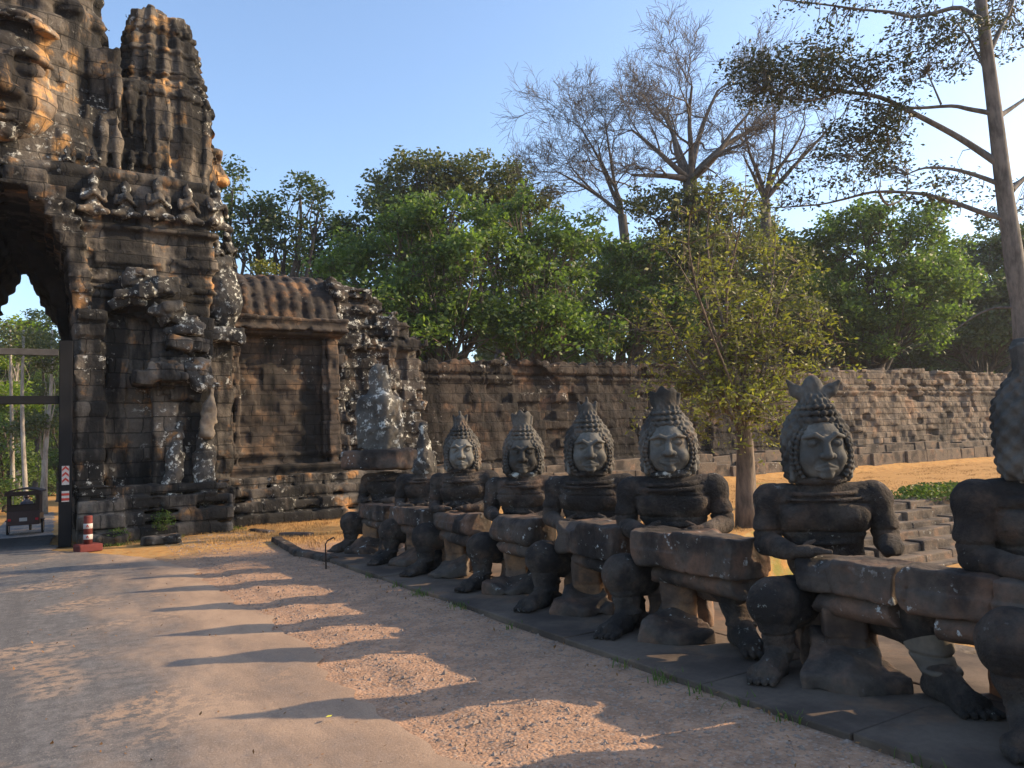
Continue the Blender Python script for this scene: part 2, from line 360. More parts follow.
M['ironp'] = plain('weathered_beam', (.06, .055, .052), .8, 0, .5)
M['rust'] = plain('rusty_iron', (.05, .035, .03), .7, .3)
M['red'] = plain('dark_red_paint', (.12, .028, .024), .8, 0, .6, 9)
M['reflect_red'] = plain('red_reflector', (.33, .04, .03), .6, 0, .35, 20)
M['reflect_white'] = plain('white_reflector', (.38, .36, .34), .6, 0, .3, 20)
M['maroon'] = plain('maroon_body', (.03, .010, .009), .45, 0, .3)
M['canvas'] = plain('dark_canvas', (.035, .022, .018), .8, 0, .3)
M['rubber'] = plain('black_rubber', (.018, .018, .018), .75)
M['chrome'] = plain('dull_chrome', (.4, .38, .36), .3, .9, .1)
M['lamp_red'] = plain('red_lamp_glass', (.35, .01, .02), .25, 0, .1)
M['skin'] = plain('skin', (.22, .12, .08), .6, 0, .1)
M['shirt'] = plain('dark_shirt', (.05, .055, .08), .85, 0, .2)
M['litter'] = plain('fallen_leaves', (.20, .10, .04), .8, 0, .5, 20)
M['yleaf'] = plain('yellow_leaf', (.55, .50, .06), .6, 0, .15)
M['pebble'] = plain('pebbles', (.27, .20, .155), .9, 0, .55, 9)
M['straw'] = plain('dry_grass', (.36, .21, .08), .9, 0, .35, 3)
M['grass'] = leafm('weed_leaves', (.06, .10, .02), (.10, .15, .03), (.16, .19, .05), .35)

# ---------------------------------------------------------------- terrain
def terrain_z(x, y):
    z = np.zeros_like(x)
    s = lambda v, a, b: (lambda q: q*q*(3-2*q))(np.clip((v-a)/(b-a), 0, 1))
    z = z-1.2*s(y, 22.5, 35)*s(-x, -12, -4)                       # the road falls away beyond the gate
    z = z-1.0*s(x, 5.9, 8.2)*(1-s(y, 9.7+2.0*s(x, 12.4, 12.9)*(1-s(x, 20, 20.5)), 10.4+1.7*s(x, 12.4, 12.9)*(1-s(x, 20, 20.5))))*(1-s(x, 24, 30))  # hollow of the dry moat beside the causeway
    z = z+.45*s(y, 21.5, 23.6)*s(x, 9, 12)*(1-s(y, 30, 34))
    z = z-.5*s(y, 30, 40)*s(x, 2, 6)
    z = z-2.2*s(np.hypot(x, y), 120, 320)
    r = np.hypot(x-2, y-6); z = z+.012*fbm(x*1.3, y*1.3, x*0, 3)*(r < 45)
    z = np.where((x > 4.0) & (x < 6.0) & (y > -4) & (y < 14.6), np.minimum(z, -.03), z)
    z = np.where((x > -4) & (x < 2.3), z-.02, z)
    return z
def axis_pts(lo, hi, fine_lo, fine_hi, h):
    a = list(np.arange(fine_lo, fine_hi, h)); g = h; v = fine_lo
    L = []
    while v > lo: g *= 1.25; v -= g; L.append(v)
    g = h; v = a[-1]; H_ = []
    while v < hi: g *= 1.25; v += g; H_.append(v)
    return np.array(L[::-1]+a+H_)
gx = axis_pts(-900, 900, -6, 22, .09); gy = axis_pts(-900, 900, -1, 27, .09)
X, Y = np.meshgrid(gx, gy, indexing='ij'); Z = terrain_z(X, Y)
nx, ny = X.shape; ii = (np.arange(nx-1)[:, None]*ny+np.arange(ny-1)[None]).ravel()
tag(mesh('ground', np.stack([X, Y, Z], -1).reshape(-1, 3), np.stack([ii, ii+ny, ii+ny+1, ii+1], 1), M['ground']), kind='structure')
# road: thin sheet, ragged right-hand edge
ys = np.concatenate([np.arange(-6, 26, .07), np.arange(26, 60, .4)]); us = np.linspace(0, 1, 24)
yy = np.repeat(ys[:, None], 24, 1)
edge = 2.0+.13*vnoise(ys*1.1, ys*0, ys*0+3)+.05*vnoise(ys*4.7, ys*0, ys*0+1)
edge = np.where(ys > 13, edge-(np.clip(ys-13, 0, 6)/6)**2*2.0, edge)
left = np.where(ys > 13, -4.2+(np.clip(ys-13, 0, 6)/6)**2*1.8, -4.2)
xx = left[:, None]+(edge-left)[:, None]*us[None]
zz = terrain_z(xx*0+.0, yy)+.02+.008+.035*np.sin(us*math.pi)[None]*0
zz = np.where(us[None] > .99, zz-.012, zz)
n1 = len(ys); ii = (np.arange(n1-1)[:, None]*24+np.arange(23)[None]).ravel()
tag(mesh('road', np.stack([xx, yy, zz], -1).reshape(-1, 3), np.stack([ii, ii+1, ii+25, ii+24], 1), M['road']), kind='structure')

# loose stones and leaf litter on the shoulder
def scatter_pebbles(n, fx, s0, s1, name, mat, flat=.6):
    V = []; F = []
    base = np.array([[1, 0, 0], [-1, 0, 0], [0, 1, 0], [0, -1, 0], [0, 0, 1], [0, 0, -1.]]); bf = np.array([[0, 2, 4], [2, 1, 4], [1, 3, 4], [3, 0, 4], [2, 0, 5], [1, 2, 5], [3, 1, 5], [0, 3, 5]])
    P = fx(n); s = s0*(s1/s0)**(rng.random(n)**2.2)
    Bv = base[None]*(1+.35*rng.standard_normal((n, 6, 1))); Bv[:, :, 2] *= flat
    a = rng.random(n)*6.28; ca, sa = np.cos(a)[:, None], np.sin(a)[:, None]
    x = Bv[..., 0]*ca-Bv[..., 1]*sa*.7; y = Bv[..., 0]*sa+Bv[..., 1]*ca*.7
    V = np.stack([x*s[:, None]+P[:, 0, None], y*s[:, None]+P[:, 1, None], Bv[..., 2]*s[:, None]+P[:, 2, None]], -1).reshape(-1, 3)
    F = (bf[None]+6*np.arange(n)[:, None, None]).reshape(-1, 3)
    return mesh(name, V, F, mat, smooth=False)
def shoulder(n):
    y = .5+19*rng.random(n)**1.35; x = 2.0+2.0*rng.random(n); return np.stack([x, y, terrain_z(x, y)+.002], 1)
tag(scatter_pebbles(15000, shoulder, .005, .026, 'gravel', M['pebble']), kind='stuff')

# ---------------------------------------------------------------- plinth slabs under the statues, kerb
pl = empty('statue_plinth', (4.9, 6, 0)); tag(pl, 'low dark stone plinth running under the whole row of seated statues', 'plinth')
mb = MB(); y = -3.0
while y < 12.3:
    L = rng.uniform(.9, 1.7); mb.box((3.9+rng.normal(0, .006)-4.9, y+.008-6, -.25), (5.02-4.9, y+L-.006-6, .055+rng.normal(0, .005)), .003); y += L
y = -3.0
while y < 12.3:
    L = rng.uniform(.9, 1.9); mb.box((5.03-4.9, y+.008-6, -.25), (6.0+rng.normal(0, .02)-4.9, y+L-.006-6, .05+rng.normal(0, .006)), .003); y += L
mb.build('paving_slabs', M['slab'], pl, bevel=.012)

# ---------------------------------------------------------------- seated stone giants
def face_sdf(p, frown=0.):
    d = ell(p, (0, 0, .205), (.160, .165, .215)); d = smin(d, ell(p, (0, -.025, .10), (.135, .128, .10)), .05)
    for s in (-1, 1):
        d = smin(d, ell(p, (s*.085, -.10, .135), (.055, .05, .05)), .035)
        d = smax(d, -ell(p, (s*.066, -.170, .236), (.050, .036, .031)), .016)
        d = smin(d, ell(p, (s*.066, -.131, .230), (.037, .032, .022)), .003)
        d = smin(d, np.hypot(np.hypot((p[0]-s*.066)/1.55, p[2]-.230)-.0235, p[1]+.145)-.0045, .004)
        d = smax(d, -cap(p, (s*.028, -.160, .226), (s*.1, -.138, .228), .0035), .004)
        b1, b2, b3 = (s*.014, -.176, .262-frown*.012), (s*.062, -.170, .286), (s*.128, -.118, .268)
        d = smin(d, U(cap(p, b1, b2, .015, .017), cap(p, b2, b3, .017, .010)), .010)
        d = smax(d, -cap(p, (s*.046, -.178, .150), (s*.088, -.142, .072), .007), .012)
    d = smin(d, cap(p, (0, -.160, .265), (0, -.200, .158), .016, .030), .018)
    d = smin(d, U(ell(p, (.031, -.182, .150), (.024, .026, .020)), ell(p, (-.031, -.182, .150), (.024, .026, .020))), .010)
    d = smax(d, -ell(p, (0, -.176, .116), (.014, .012, .018)), .01)
    c = .012*frown
    for zz, r, yy in ((.096, .015, -.174), (.067, .017, -.172)):
        d = smin(d, U(*[cap(p, (0, yy, zz), (s*.062, yy+.030, .083-c+(zz-.083)*.3), r, r*.55) for s in (-1, 1)]), .008)
    d = smax(d, -U(*[cap(p, (0, -.190, .0825), (s*.066, -.155, .083-c), .0045) for s in (-1, 1)]), .005)
    d = smin(d, ell(p, (0, -.142, .030), (.042, .034, .028)), .03)
    for s in (-1, 1):
        d = U(d, smin(ell(p, (s*.170, .0, .215), (.022, .042, .070)), cap(p, (s*.174, -.005, .16), (s*.178, -.01, .015), .016, .024), .02))
    return d
def headdress_sdf(p, kind, seed=0):
    x, y, z = p
    d = ell(p, (0, .07, .26), (.268, .175, .335)); d = smin(d, cap(p, (0, .05, .40), (0, .03, .57), .20, .115), .06)
    d = smin(d, ell(p, (0, .06, .06), (.262, .15, .14)), .08)
    ang = np.arctan2(x, -(y-.05)); row = np.floor(z/.052); ph = (row.astype(int) & 1)*math.pi
    d = d+np.where(np.abs(d) < .05, -.013*np.cos(ang*15+ph)*np.abs(np.sin(z*math.pi/.052)), 0)
    cut = ell(p, (0, -.17, .185), (.200, .26, .255)); d = smax(d, -cut, .008)
    d = np.maximum(d, -z-.03)
    q = np.sqrt((x/.205)**2+((z-.185)/.262)**2)
    for rr, yy, tt in ((.000, -.098, .015), (.022, -.07, .014)):
        e_ = np.hypot((q-1)*.19-rr, y-yy)-tt; an2 = np.arctan2(x, z-.168); e_ = e_+.005*np.cos(an2*34)
        e_ = np.where(z < .02, e_+(.02-z), e_); d = U(d, e_)
    for zz, r, t_ in ((.455, .158, .020), (.505, .148, .020), (.555, .130, .018)):
        rr = np.hypot(x, y-.03); d = U(d, np.hypot(rr-r, z-zz)-t_+.006*np.cos(ang*18))
    if kind == 'wings':
        d = smin(d, ell(p, (0, .03, .69), (.085, .06, .12)), .02)
        for s in (-1, 1):
            d = smin(d, cap(p, (s*.04, .03, .62), (s*.135, .02, .69), .045, .05, (1, .7, 1)), .03)
            d = smin(d, cap(p, (s*.135, .02, .69), (s*.20, .01, .775 if s < 0 else .75), .045, .012, (1, .6, 1)), .02)
            d = smax(d, -ell(p, (s*.12, -.03, .70), (.028, .03, .025)), .01)
        d = smax(d, -ell(p, (0, -.045, .70), (.02, .03, .05)), .01)
    elif kind == 'block':
        d = smin(d, cap(p, (0, .03, .58), (0, .03, .74), .095, .115), .02)
        for s in (-1, 1): d = smin(d, cap(p, (s*.10, .02, .64), (s*.135, .02, .77), .03, .02), .02)
        d = smax(d, -cap(p, (-.06, -.08, .60), (-.065, -.10, .80), .016), .01); d = smax(d, -cap(p, (.06, -.08, .60), (.065, -.10, .80), .016), .01)
        d = np.maximum(d, z-.80+.35*np.abs(x)+.02*np.sin(x*60))
    elif kind == 'spike':
        d = smin(d, cap(p, (0, .03, .58), (0, .03, .70), .085, .07), .02)
        for s in (-1, 0, 1): d = smin(d, cap(p, (s*.06, .02, .64), (s*.095, .02, .76+.05*(s == 0)), .035, .015), .015)
    else:
        d = smin(d, cap(p, (0, .03, .57), (0, .03, .69), .10, .085), .02); d = np.maximum(d, z-.73-.05*vnoise(x*14+seed, y*14, z*3))
    return d
ROUGH = lambda a, s, sd: (lambda p: a*fbm(p[0]*s+sd, p[1]*s, p[2]*s+sd*.7, 3))

def giant(yc, label, kind='block', faceang=42, bodyang=45, seed=0, res=.012, headmat=None, legmats=(None, None), armmats=(None, None), frown=.5, head='face', xc=5.2, sx=1., arm_broken=False, hz=0.):
    base = empty('stone_giant', (xc, yc, .055), R_(-bodyang)); tag(base, label, 'statue', 'row of seated stone giants holding the serpent'); k_ = 1.03+.02*math.sin(seed*2.3); base.scale = (k_+.02*math.sin(seed*5), k_, k_+.005); base.rotation_euler[1] = .018*math.sin(seed*1.7)
    bodym = M['body']; rh = lambda p: .012*fbm(p[0]*4+seed*3.7, p[1]*4, p[2]*4, 4)+.006*np.abs(vnoise(p[0]*16, p[1]*16+seed, p[2]*16))
    def seam(p, zs, g=.012):
        d = 0
        for zz in zs: d = np.maximum(d, g*np.clip(1-np.abs(p[2]-zz-.012*np.sin(p[0]*5+seed))/.014, 0, 1)*1.6)
        return d
    # torso with breast plate folds, belly and heavy collar
    def torso(p):
        d = ell(p, (0, .03, .72), (.29, .21, .26)); d = smin(d, ell(p, (0, .0, 1.03), (.36, .205, .24)), .12)
        d = smin(d, cap(p, (-.30, .02, 1.17), (.30, .02, 1.17), .135, .135), .08)
        for s in (-1, 1): d = smin(d, ell(p, (s*.17, -.14, 1.06), (.15, .09, .11)), .04)
        d = smin(d, cap(p, (0, .02, 1.2), (0, 0, 1.36), .17, .15), .05)
        rr = np.hypot(p[0], (p[1]+.01)*1.25)
        for r, z0, t_ in ((.255, 1.235, .028), (.30, 1.195, .022)):
            d = smin(d, np.hypot(rr-r, p[2]-z0+.16*(-p[1])*.35)-t_, .012)
        d = smin(d, np.hypot(np.hypot(p[0], (p[1]-.02)*1.2)-.255, p[2]-.86)-.022, .014)
        d = smax(d, p[2]-1.33, .02)
        return d
    sdf_mesh('torso', torso, (-.55, -.32, .46), (.55, .34, 1.36), res, bodym, base, lambda p: rh(p)+seam(p, (.93, 1.12+.03*math.sin(seed))))
    # arms
    for i, s in enumerate((-1, 1)):
        sh, el, wr, ha = (s*.375, .03, 1.17), (s*.44, -.03, .85), (s*.30, -.36, .83), (s*.17, -.43, .835)
        if arm_broken and s > 0: wr, ha = (s*.42, -.26, .83), (s*.38, -.32, .82)
        def arm(p):
            d = smin(ell(p, sh, (.135, .145, .13)), cap(p, sh, (s*.425, -.01, .96), .125, .105), .05)
            d = U(d, cap(p, (s*.445, -.02, .99), (s*.468, -.05, .93), .122, .118)) if False else d
            return smin(d, cap(p, (s*.43, -.01, .97), el, .107, .092), .03)
        def fore(p):
            d = smin(cap(p, el, wr, .095, .068), cap(p, wr, ha, .062, .055, (1, 1, .8)), .03)
            if not (arm_broken and s > 0):
                for k in range(4):
                    f0 = np.array(ha)+np.array([-s*.02*k-s*.0, .045-.032*k, .012]); f1 = f0+np.array([-s*.10, -.035, -.01])
                    d = smin(d, cap(p, f0, f1, .021, .016), .008)
                d = smin(d, cap(p, (ha[0]+s*.02, ha[1]+.06, .87), (ha[0]-s*.05, ha[1]+.10, .90), .022, .017), .01)
            else: d = d+.02*vnoise(p[0]*12, p[1]*12, p[2]*12)
            return d
        xs = sorted((s*.02, s*.62)); m_ = armmats[i] or bodym
        a = sdf_mesh('upper_arm', arm, (xs[0], -.25, .74), (xs[1], .22, 1.32), res, bodym, base, lambda p: rh(p)+seam(p, (.95,)))
        b = sdf_mesh('forearm', fore, (xs[0], -.70, .70), (xs[1], .08, 1.0), res, m_, base, rh)
    # legs, knees spread wide, feet flat with five toes
    for i, s in enumerate((-1, 1)):
        hip, kn, an, to = (s*.14, -.05, .42), (s*.45, -.44, .46), (s*.43, -.50, .13), (s*.60, -.80, .05)
        if i == 1: an, to = (.50, -.98, .13), (.60, -1.33, .05); kn = (.46, -.80, .44)
        m_ = legmats[i]
        def thigh(p):
            d = cap(p, hip, kn, .20, .18); return smin(d, ell(p, kn, (.175, .18, .19)), .05)
        def shin(p):
            a_ = (kn[0], kn[1]-.01, kn[2]-.06); d = cap(p, a_, an, .155, .095)
            d = smin(d, ell(p, ((kn[0]+an[0])/2, (kn[1]+an[1])/2+.03, .31), (.125, .135, .14)), .04)
            return smin(d, np.hypot(np.hypot(p[0]-an[0], p[1]-an[1])-.098, p[2]-.165)-.024, .012)
        dv = np.array([to[0]-an[0], to[1]-an[1]]); dv = dv/np.linalg.norm(dv); pv = np.array([-dv[1], dv[0]])
        def foot(p):
            hl = (an[0]-dv[0]*.06, an[1]-dv[1]*.06, .06); bl = (to[0]-dv[0]*.07, to[1]-dv[1]*.07, .045)
            d = smin(cap(p, (an[0], an[1], .12), hl, .095, .085), cap(p, hl, bl, .085, .078), .04)
            d = smin(d, cap(p, (an[0], an[1], .14), bl, .095, .055), .05)
            bw = [bl[0], bl[1]]
            d = smin(d, cap(p, (bw[0]-pv[0]*.07, bw[1]-pv[1]*.07, .048), (bw[0]+pv[0]*.07, bw[1]+pv[1]*.07, .048), .052, .052), .03)
            for k in range(5):
                o_ = (k-2)*.045; ln = .135-.014*(abs(k-(1 if s < 0 else 3)))
                q0 = (bw[0]+pv[0]*o_, bw[1]+pv[1]*o_, .036); q1 = (bw[0]+pv[0]*o_*1.15+dv[0]*ln, bw[1]+pv[1]*o_*1.15+dv[1]*ln, .026)
                d = smin(d, cap(p, q0, q1, .026, .023), .006)
            return np.maximum(d, -p[2]+.0)
        lg = sdf_mesh('thigh', thigh, (min(hip[0], kn[0])-.25, -1.12, .20), (max(hip[0], kn[0])+.25, .2, .70), res, bodym, base, rh)
        sh_ = sdf_mesh('shin', shin, (kn[0]-.25, min(an[1], kn[1])-.24, .06), (kn[0]+.25, kn[1]+.24, .56), res, m_ or bodym, base, lambda p: rh(p)+seam(p, (.30+.04*math.sin(seed*2+i),)))
        sdf_mesh('foot', foot, (an[0]-.26, to[1]-.13, -.012), (to[0]+.22, an[1]+.18, .26), res*.8, m_ if (m_ and seed % 2) else bodym, base, ROUGH(.003, 12, seed))
    # seat block and hanging sash
    def seat(p):
        d = box(p, (-.27, -.34, -.02), (.27, .28, .5), .04)
        return U(d, box(p, (-.13, -.60, -.02), (.15, -.2, .47), .03))
    sdf_mesh('seat_block', seat, (-.36, -.72, -.03), (.36, .36, .56), res*1.3, M['support'], base, lambda p: .03*fbm(p[0]*4+seed, p[1]*4, p[2]*4)+seam(p, (.24,), .01))
    def sash(p):
        w_ = .15+.20*np.clip((-.45-p[1])/.5, 0, 1)+.03*math.sin(seed*4); ed = -.98+.06*np.abs(p[0])/.2
        top = .24+.30*(p[1]+.45)+.03*np.sin(p[0]*9+seed)
        return np.maximum(smax(smax(np.abs(p[0]+.02*math.sin(seed))-w_, ed-p[1], .03), p[2]-top, .03), np.maximum(p[1]+.35, -p[2]-.012))*.85
    sdf_mesh('sash_end', sash, (-.34, -1.05, -.02), (.36, -.30, .42), res*1.2, M['naga'], base, lambda p: .025*fbm(p[0]*5+seed, p[1]*5, p[2]*5))
    # head
    hd = empty('head', (0, -.02, 1.33), R_(bodyang-faceang)); hd.parent = base
    fr = .0045*(1 if res < .013 else 1)
    if head == 'face':
        fh = sdf_mesh('face', lambda p: face_sdf([q/1.2 for q in p], frown)*1.2, (-.26, -.30, -.02), (.26, .12, .52), min(.0068, res*.6), headmat or M['face'], hd, ROUGH(.0025, 16, seed))
        sdf_mesh('headdress', lambda p: headdress_sdf(p, kind, seed), (-.32, -.20, -.045), (.32, .30, .86), res*.62, M['crown'], hd, ROUGH(.004, 12, seed))
        sdf_mesh('collar', lambda p: U(ell(p, (0, .02, -.01), (.20, .17, .06))), (-.25, -.22, -.08), (.25, .25, .08), res, M['lichened'] if seed % 2 else bodym, hd, ROUGH(.01, 14, seed))
    elif head == 'cone':
        def cone(p):
            d = cap(p, (0, .03, .05), (0, .03, .52), .19, .09); d = smin(d, ell(p, (0, -.09, .18), (.12, .10, .16)), .04)
            return smin(d, ell(p, (0, .03, .72), (.075, .07, .09)), .08)
        sdf_mesh('worn_head', cone, (-.30, -.30, -.05), (.30, .32, .86), .014, M['lichened'], hd, ROUGH(.028, 9, seed))
    return base

giant(2.45, 'nearest stone giant cut off by the right edge of the photo, seen from its side', 'block', 2, 38, 1, .011, armmats=(None, M['repair']), frown=.5, xc=5.22)
giant(4.02, 'stone giant with frowning face and winged topknot, pale repaired lower leg', 'wings', 36, 45, 2, .010, legmats=(None, M['repair']), frown=1., arm_broken=True)
giant(5.72, 'stone giant with smirking face under a tall squared topknot, thick serpent block on its lap', 'block', 42, 45, 3, .011, frown=-.4)
giant(7.10, 'stone giant with pouting face and pronged topknot, fourth face from the right', 'spike', 33, 45, 4, .012, frown=.7)
giant(8.55, 'stone giant with darkest face, its lap serpent end streaked with white lichen', 'block', 34, 45, 5, .013, headmat=M['crown'], frown=.2)
giant(10.20, 'stone giant with grey frowning face and forked crown, next to the headless giants', 'spike', 30, 45, 6, .013, frown=.8)
giant(11.55, 'stone giant whose worn cone-shaped head is covered in white lichen', 'x', 30, 45, 7, .014, head='cone')
hg = giant(13.4, 'far end stone giant carrying a slab and a tall lichened stone face', 'x', 30, 50, 8, .016, head='none')
def pillar(p):
    q = [p[0]/1.25, p[1]/1.25, p[2]/1.25]
    d = box(p, (-.36, -.26, .2), (.34, .38, 1.28), .14); d = smin(d, cap(p, (0, .06, 1.2), (0, .06, 1.68), .25, .17), .05)
    qr = rotp([p[0], p[1]-.02, p[2]-.42], (0, 0, 0), 2, R_(45))
    f = face_sdf([qr[0]/1.75, (qr[1])/1.75, qr[2]/1.75], .2)*1.75
    d = smin(d, f, .03); return np.maximum(d, .30-p[2])
pp = sdf_mesh('tall_stone_face', pillar, (-.55, -.5, .24), (.55, .55, 1.95), .022, M['pillar'], hg, ROUGH(.04, 5, 3)); pp.location = (-.12, -.02, 1.42)
def slabf(p): return box(p, (-.62, -.42, 0), (.50, .42, .34), .05)
sl = sdf_mesh('stone_slab', slabf, (-.72, -.52, -.06), (.62, .52, .42), .02, M['naga'], hg, ROUGH(.03, 4, 3)); sl.location = (-.05, 0, 1.38)

# serpent body, broken into blocks that rest on the laps
def serpent(y0, y1, z0, label, w=.37, hh=.29, seed=0, xc=4.80, mat=None, round_=.035, tilt=0., brk=.06):
    o = empty('serpent_block', (xc, (y0+y1)/2, z0)); tag(o, label, 'statue fragment', 'blocks of the stone serpent')
    L = (y1-y0)/2
    def f(p):
        # squared stone courses, cut into chunks of different height, ends broken on slanting planes
        ck = np.floor((p[1]+seed*.37+.25*np.sin(p[2]*2+seed))/.52); cf = (p[1]+seed*.37+.25*np.sin(p[2]*2+seed))/.52-ck; hs = hash3(ck.astype(int)+seed*3, 5, seed)-.5
        d = box([p[0]-.05*hs, p[1], p[2]], (-w/2, -L-.2, 0), (w/2, L+.2, hh), round_); d = d+.05*np.abs(hs)*(p[2] > hh*.5)
        d = d+.016*np.clip(1-np.minimum(cf, 1-cf)*.52/.014, 0, 1)
        sl = .35*math.sin(seed*2.1); s2 = .3*math.cos(seed*1.3)
        d = np.maximum(d, (p[1]-L+sl*p[0]+s2*(p[2]-hh/2))*.92+.05*vnoise(p[0]*6, p[2]*6+seed, p[0]*0)); d = np.maximum(d, (-p[1]-L+s2*p[0]*.4+.2*sl*(p[2]-hh/2))*.95)
        c1 = (.2*(1 if seed % 2 else -1), L*(.6 if seed % 3 else -.5), hh+.05); d = smax(d, -ell(p, c1, (.18, .22, .14)), .02)
        n_ = vnoise(p[0]*5+seed, p[1]*5, p[2]*5+seed*2); return smax(d, (box(p, (-w/2-.01, -L-.01, -.01), (w/2+.01, L+.01, hh+.01), .12)-.05+.05*n_), .01)
    rg = lambda p: .018*fbm(p[0]*3.4+seed, p[1]*3.4, p[2]*3.4+seed, 4)+.012*np.abs(vnoise(p[0]*11, p[1]*11, p[2]*11))
    sdf_mesh('serpent_body', f, (-w/2-.1, -L-.18, -.09), (w/2+.1, L+.18, hh+.12), .013, mat or M['naga'], o, rg)
    def g(p):
        d = cap(p, (.02, -L-.15, -.07), (.02, L+.1, -.06), .14, .12, (1.3, 1, .8)); return np.maximum(d, np.abs(p[1]+.04)-L+.08+.06*vnoise(p[0]*5+seed, p[2]*5, p[0]*0))
    sdf_mesh('serpent_belly', g, (-w/2-.06, -L-.22, -.33), (w/2+.14, L+.2, .08), .015, mat or M['naga'], o, rg)
    o.rotation_euler = (tilt, 0, .03*math.sin(seed*3)); return o
serpent(1.0, 2.15, .58, 'serpent block with flat top beside the nearest giant at the right edge', seed=9)
serpent(2.18, 3.02, .60, 'short serpent block bridging the nearest giant and the winged giant', seed=1, hh=.31, xc=4.82)
serpent(3.10, 3.92, .62, 'rough serpent block lying on the lap of the winged giant', seed=2, hh=.27, xc=4.82)
serpent(4.42, 5.62, .63, 'thick squared serpent block on the lap of the smirking giant', seed=3, w=.44, hh=.34, xc=4.76, round_=.03)
serpent(5.95, 6.90, .62, 'brown serpent block with a broken reddish end, lap of the pouting giant', seed=4, w=.42, hh=.34)
serpent(7.50, 8.42, .62, 'rounded serpent block with white lichen on its end, lap of the dark-faced giant', seed=5, w=.44, hh=.32, round_=.11)
serpent(9.0, 10.2, .62, 'rounded serpent block on the lap of the giant beside the lichened cone head', seed=6, round_=.10)
serpent(10.45, 11.7, .62, 'serpent block on the lap of the giant with the lichened cone head', seed=7)
serpent(12.0, 13.4, .62, 'lichen-flecked serpent block under the slab at the far end of the row', seed=8)

# ================================================================ THE GATEHOUSE
gate = empty('gatehouse', (0, 21, 0)); tag(gate, 'ancient sandstone gate with giant carved faces on its towers and a dark pointed passage', 'gatehouse')
def gmesh(name, fn, lo, hi, h, mat, rough=None, parent=gate):
    o = sdf_mesh(name, fn, lo, hi, h, mat, None, rough); o.parent = parent
    o.matrix_parent_inverse = Matrix.Translation(parent.location).inverted() if parent is gate else Matrix.Identity(4)
    return o
for k in ('elephant',): pass
AX = -1.1                                                     # passage axis
def arch_hw(z, P): return np.interp(np.floor(z/.34)*.34+.1, [p[0] for p in P], [p[1] for p in P])
NEAR = [(0, 1.46), (4.4, 1.46), (5.8, 1.38), (6.6, 1.25), (7.15, 1.1), (7.6, .85), (7.95, .5), (8.2, .0), (8.3, -1)]
FAR = [(0, 1.28), (5.3, 1.24), (6.2, 1.0), (6.9, .62), (7.4, .36), (8.0, .12), (8.15, 0), (8.2, -1)]
def er(a1, s1, a2=0., s2=3.): return lambda p: a1*fbm(p[0]*s1, p[1]*s1, p[2]*s1, 3)+(a2*vnoise(p[0]*s2, p[1]*s2, p[2]*s2) if a2 else 0)
def entr(p):
    x, y, z = p; xs = np.abs(x-AX); q = [xs, y, z]; B = lambda x0, x1, y0, z0, z1, y1=24.2: box(q, (x0, y0, z0), (x1, y1, z1))
    d = U(B(1.46, 2.1, 19.95, 0, 5.3), B(0, 3.25, 20.75, 0, 8.8), B(3.1, 4.55, 20.45, 0, 5.4), B(4.3, 5.1, 20.95, 0, 6.9),
          B(1.5, 2.12, 19.86, 5.05, 5.35), B(0, 4.6, 20.5, 5.3, 8.6), B(0, 4.75, 20.38, 5.9, 6.12), B(1.4, 4.7, 20.42, 6.6, 6.9), B(0, 4.7, 20.36, 7.4, 7.62), B(0, 4.5, 20.5, 7.7, 9.0),
          B(4.3, 5.15, 20.8, 5.2, 5.5), B(3.1, 3.7, 20.3, 1.2, 5.2), B(2.1, 2.6, 20.6, 1, 5.2))
    # carved arch band over the mouth
    o = arch_hw(z-.45, NEAR)+.42; d = U(d, np.maximum(np.maximum(xs-o, B(0, 3.0, 20.1, 4.6, 9.1)), -z))
    d = np.where(z > 5.3, d+.035*np.sin(z*17.)*np.sin(z*2.3)+.02, d)
    # ragged rubble slope where the porch roof fell away
    d = smin(d, ell(q, (3.1, 20.6, 5.8), (.8, .45, .5)), .3)
    hw = arch_hw(z, NEAR); d = np.maximum(d, hw-xs)
    return d
gmesh('entrance_wall', entr, (-4.2, 19.4, 0), (4.15, 24.3, 9.3), .06, M['gate'], lambda p: masonry(p, .36, .8, .035, .05, .05)+.04*fbm(p[0]*1.6, p[1]*1.6, p[2]*1.6, 5)+.03*np.abs(vnoise(p[0]*7, p[1]*7, p[2]*9)))
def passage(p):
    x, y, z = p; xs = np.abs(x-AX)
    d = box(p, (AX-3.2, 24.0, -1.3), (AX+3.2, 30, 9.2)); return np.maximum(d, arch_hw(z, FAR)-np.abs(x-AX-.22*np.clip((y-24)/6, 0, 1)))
gmesh('passage_walls', passage, (-4.5, 23.9, -1.3), (2.3, 30.2, 9.4), .09, M['passage_shade'], lambda p: masonry(p, .36, .8, .05, .05, .06))

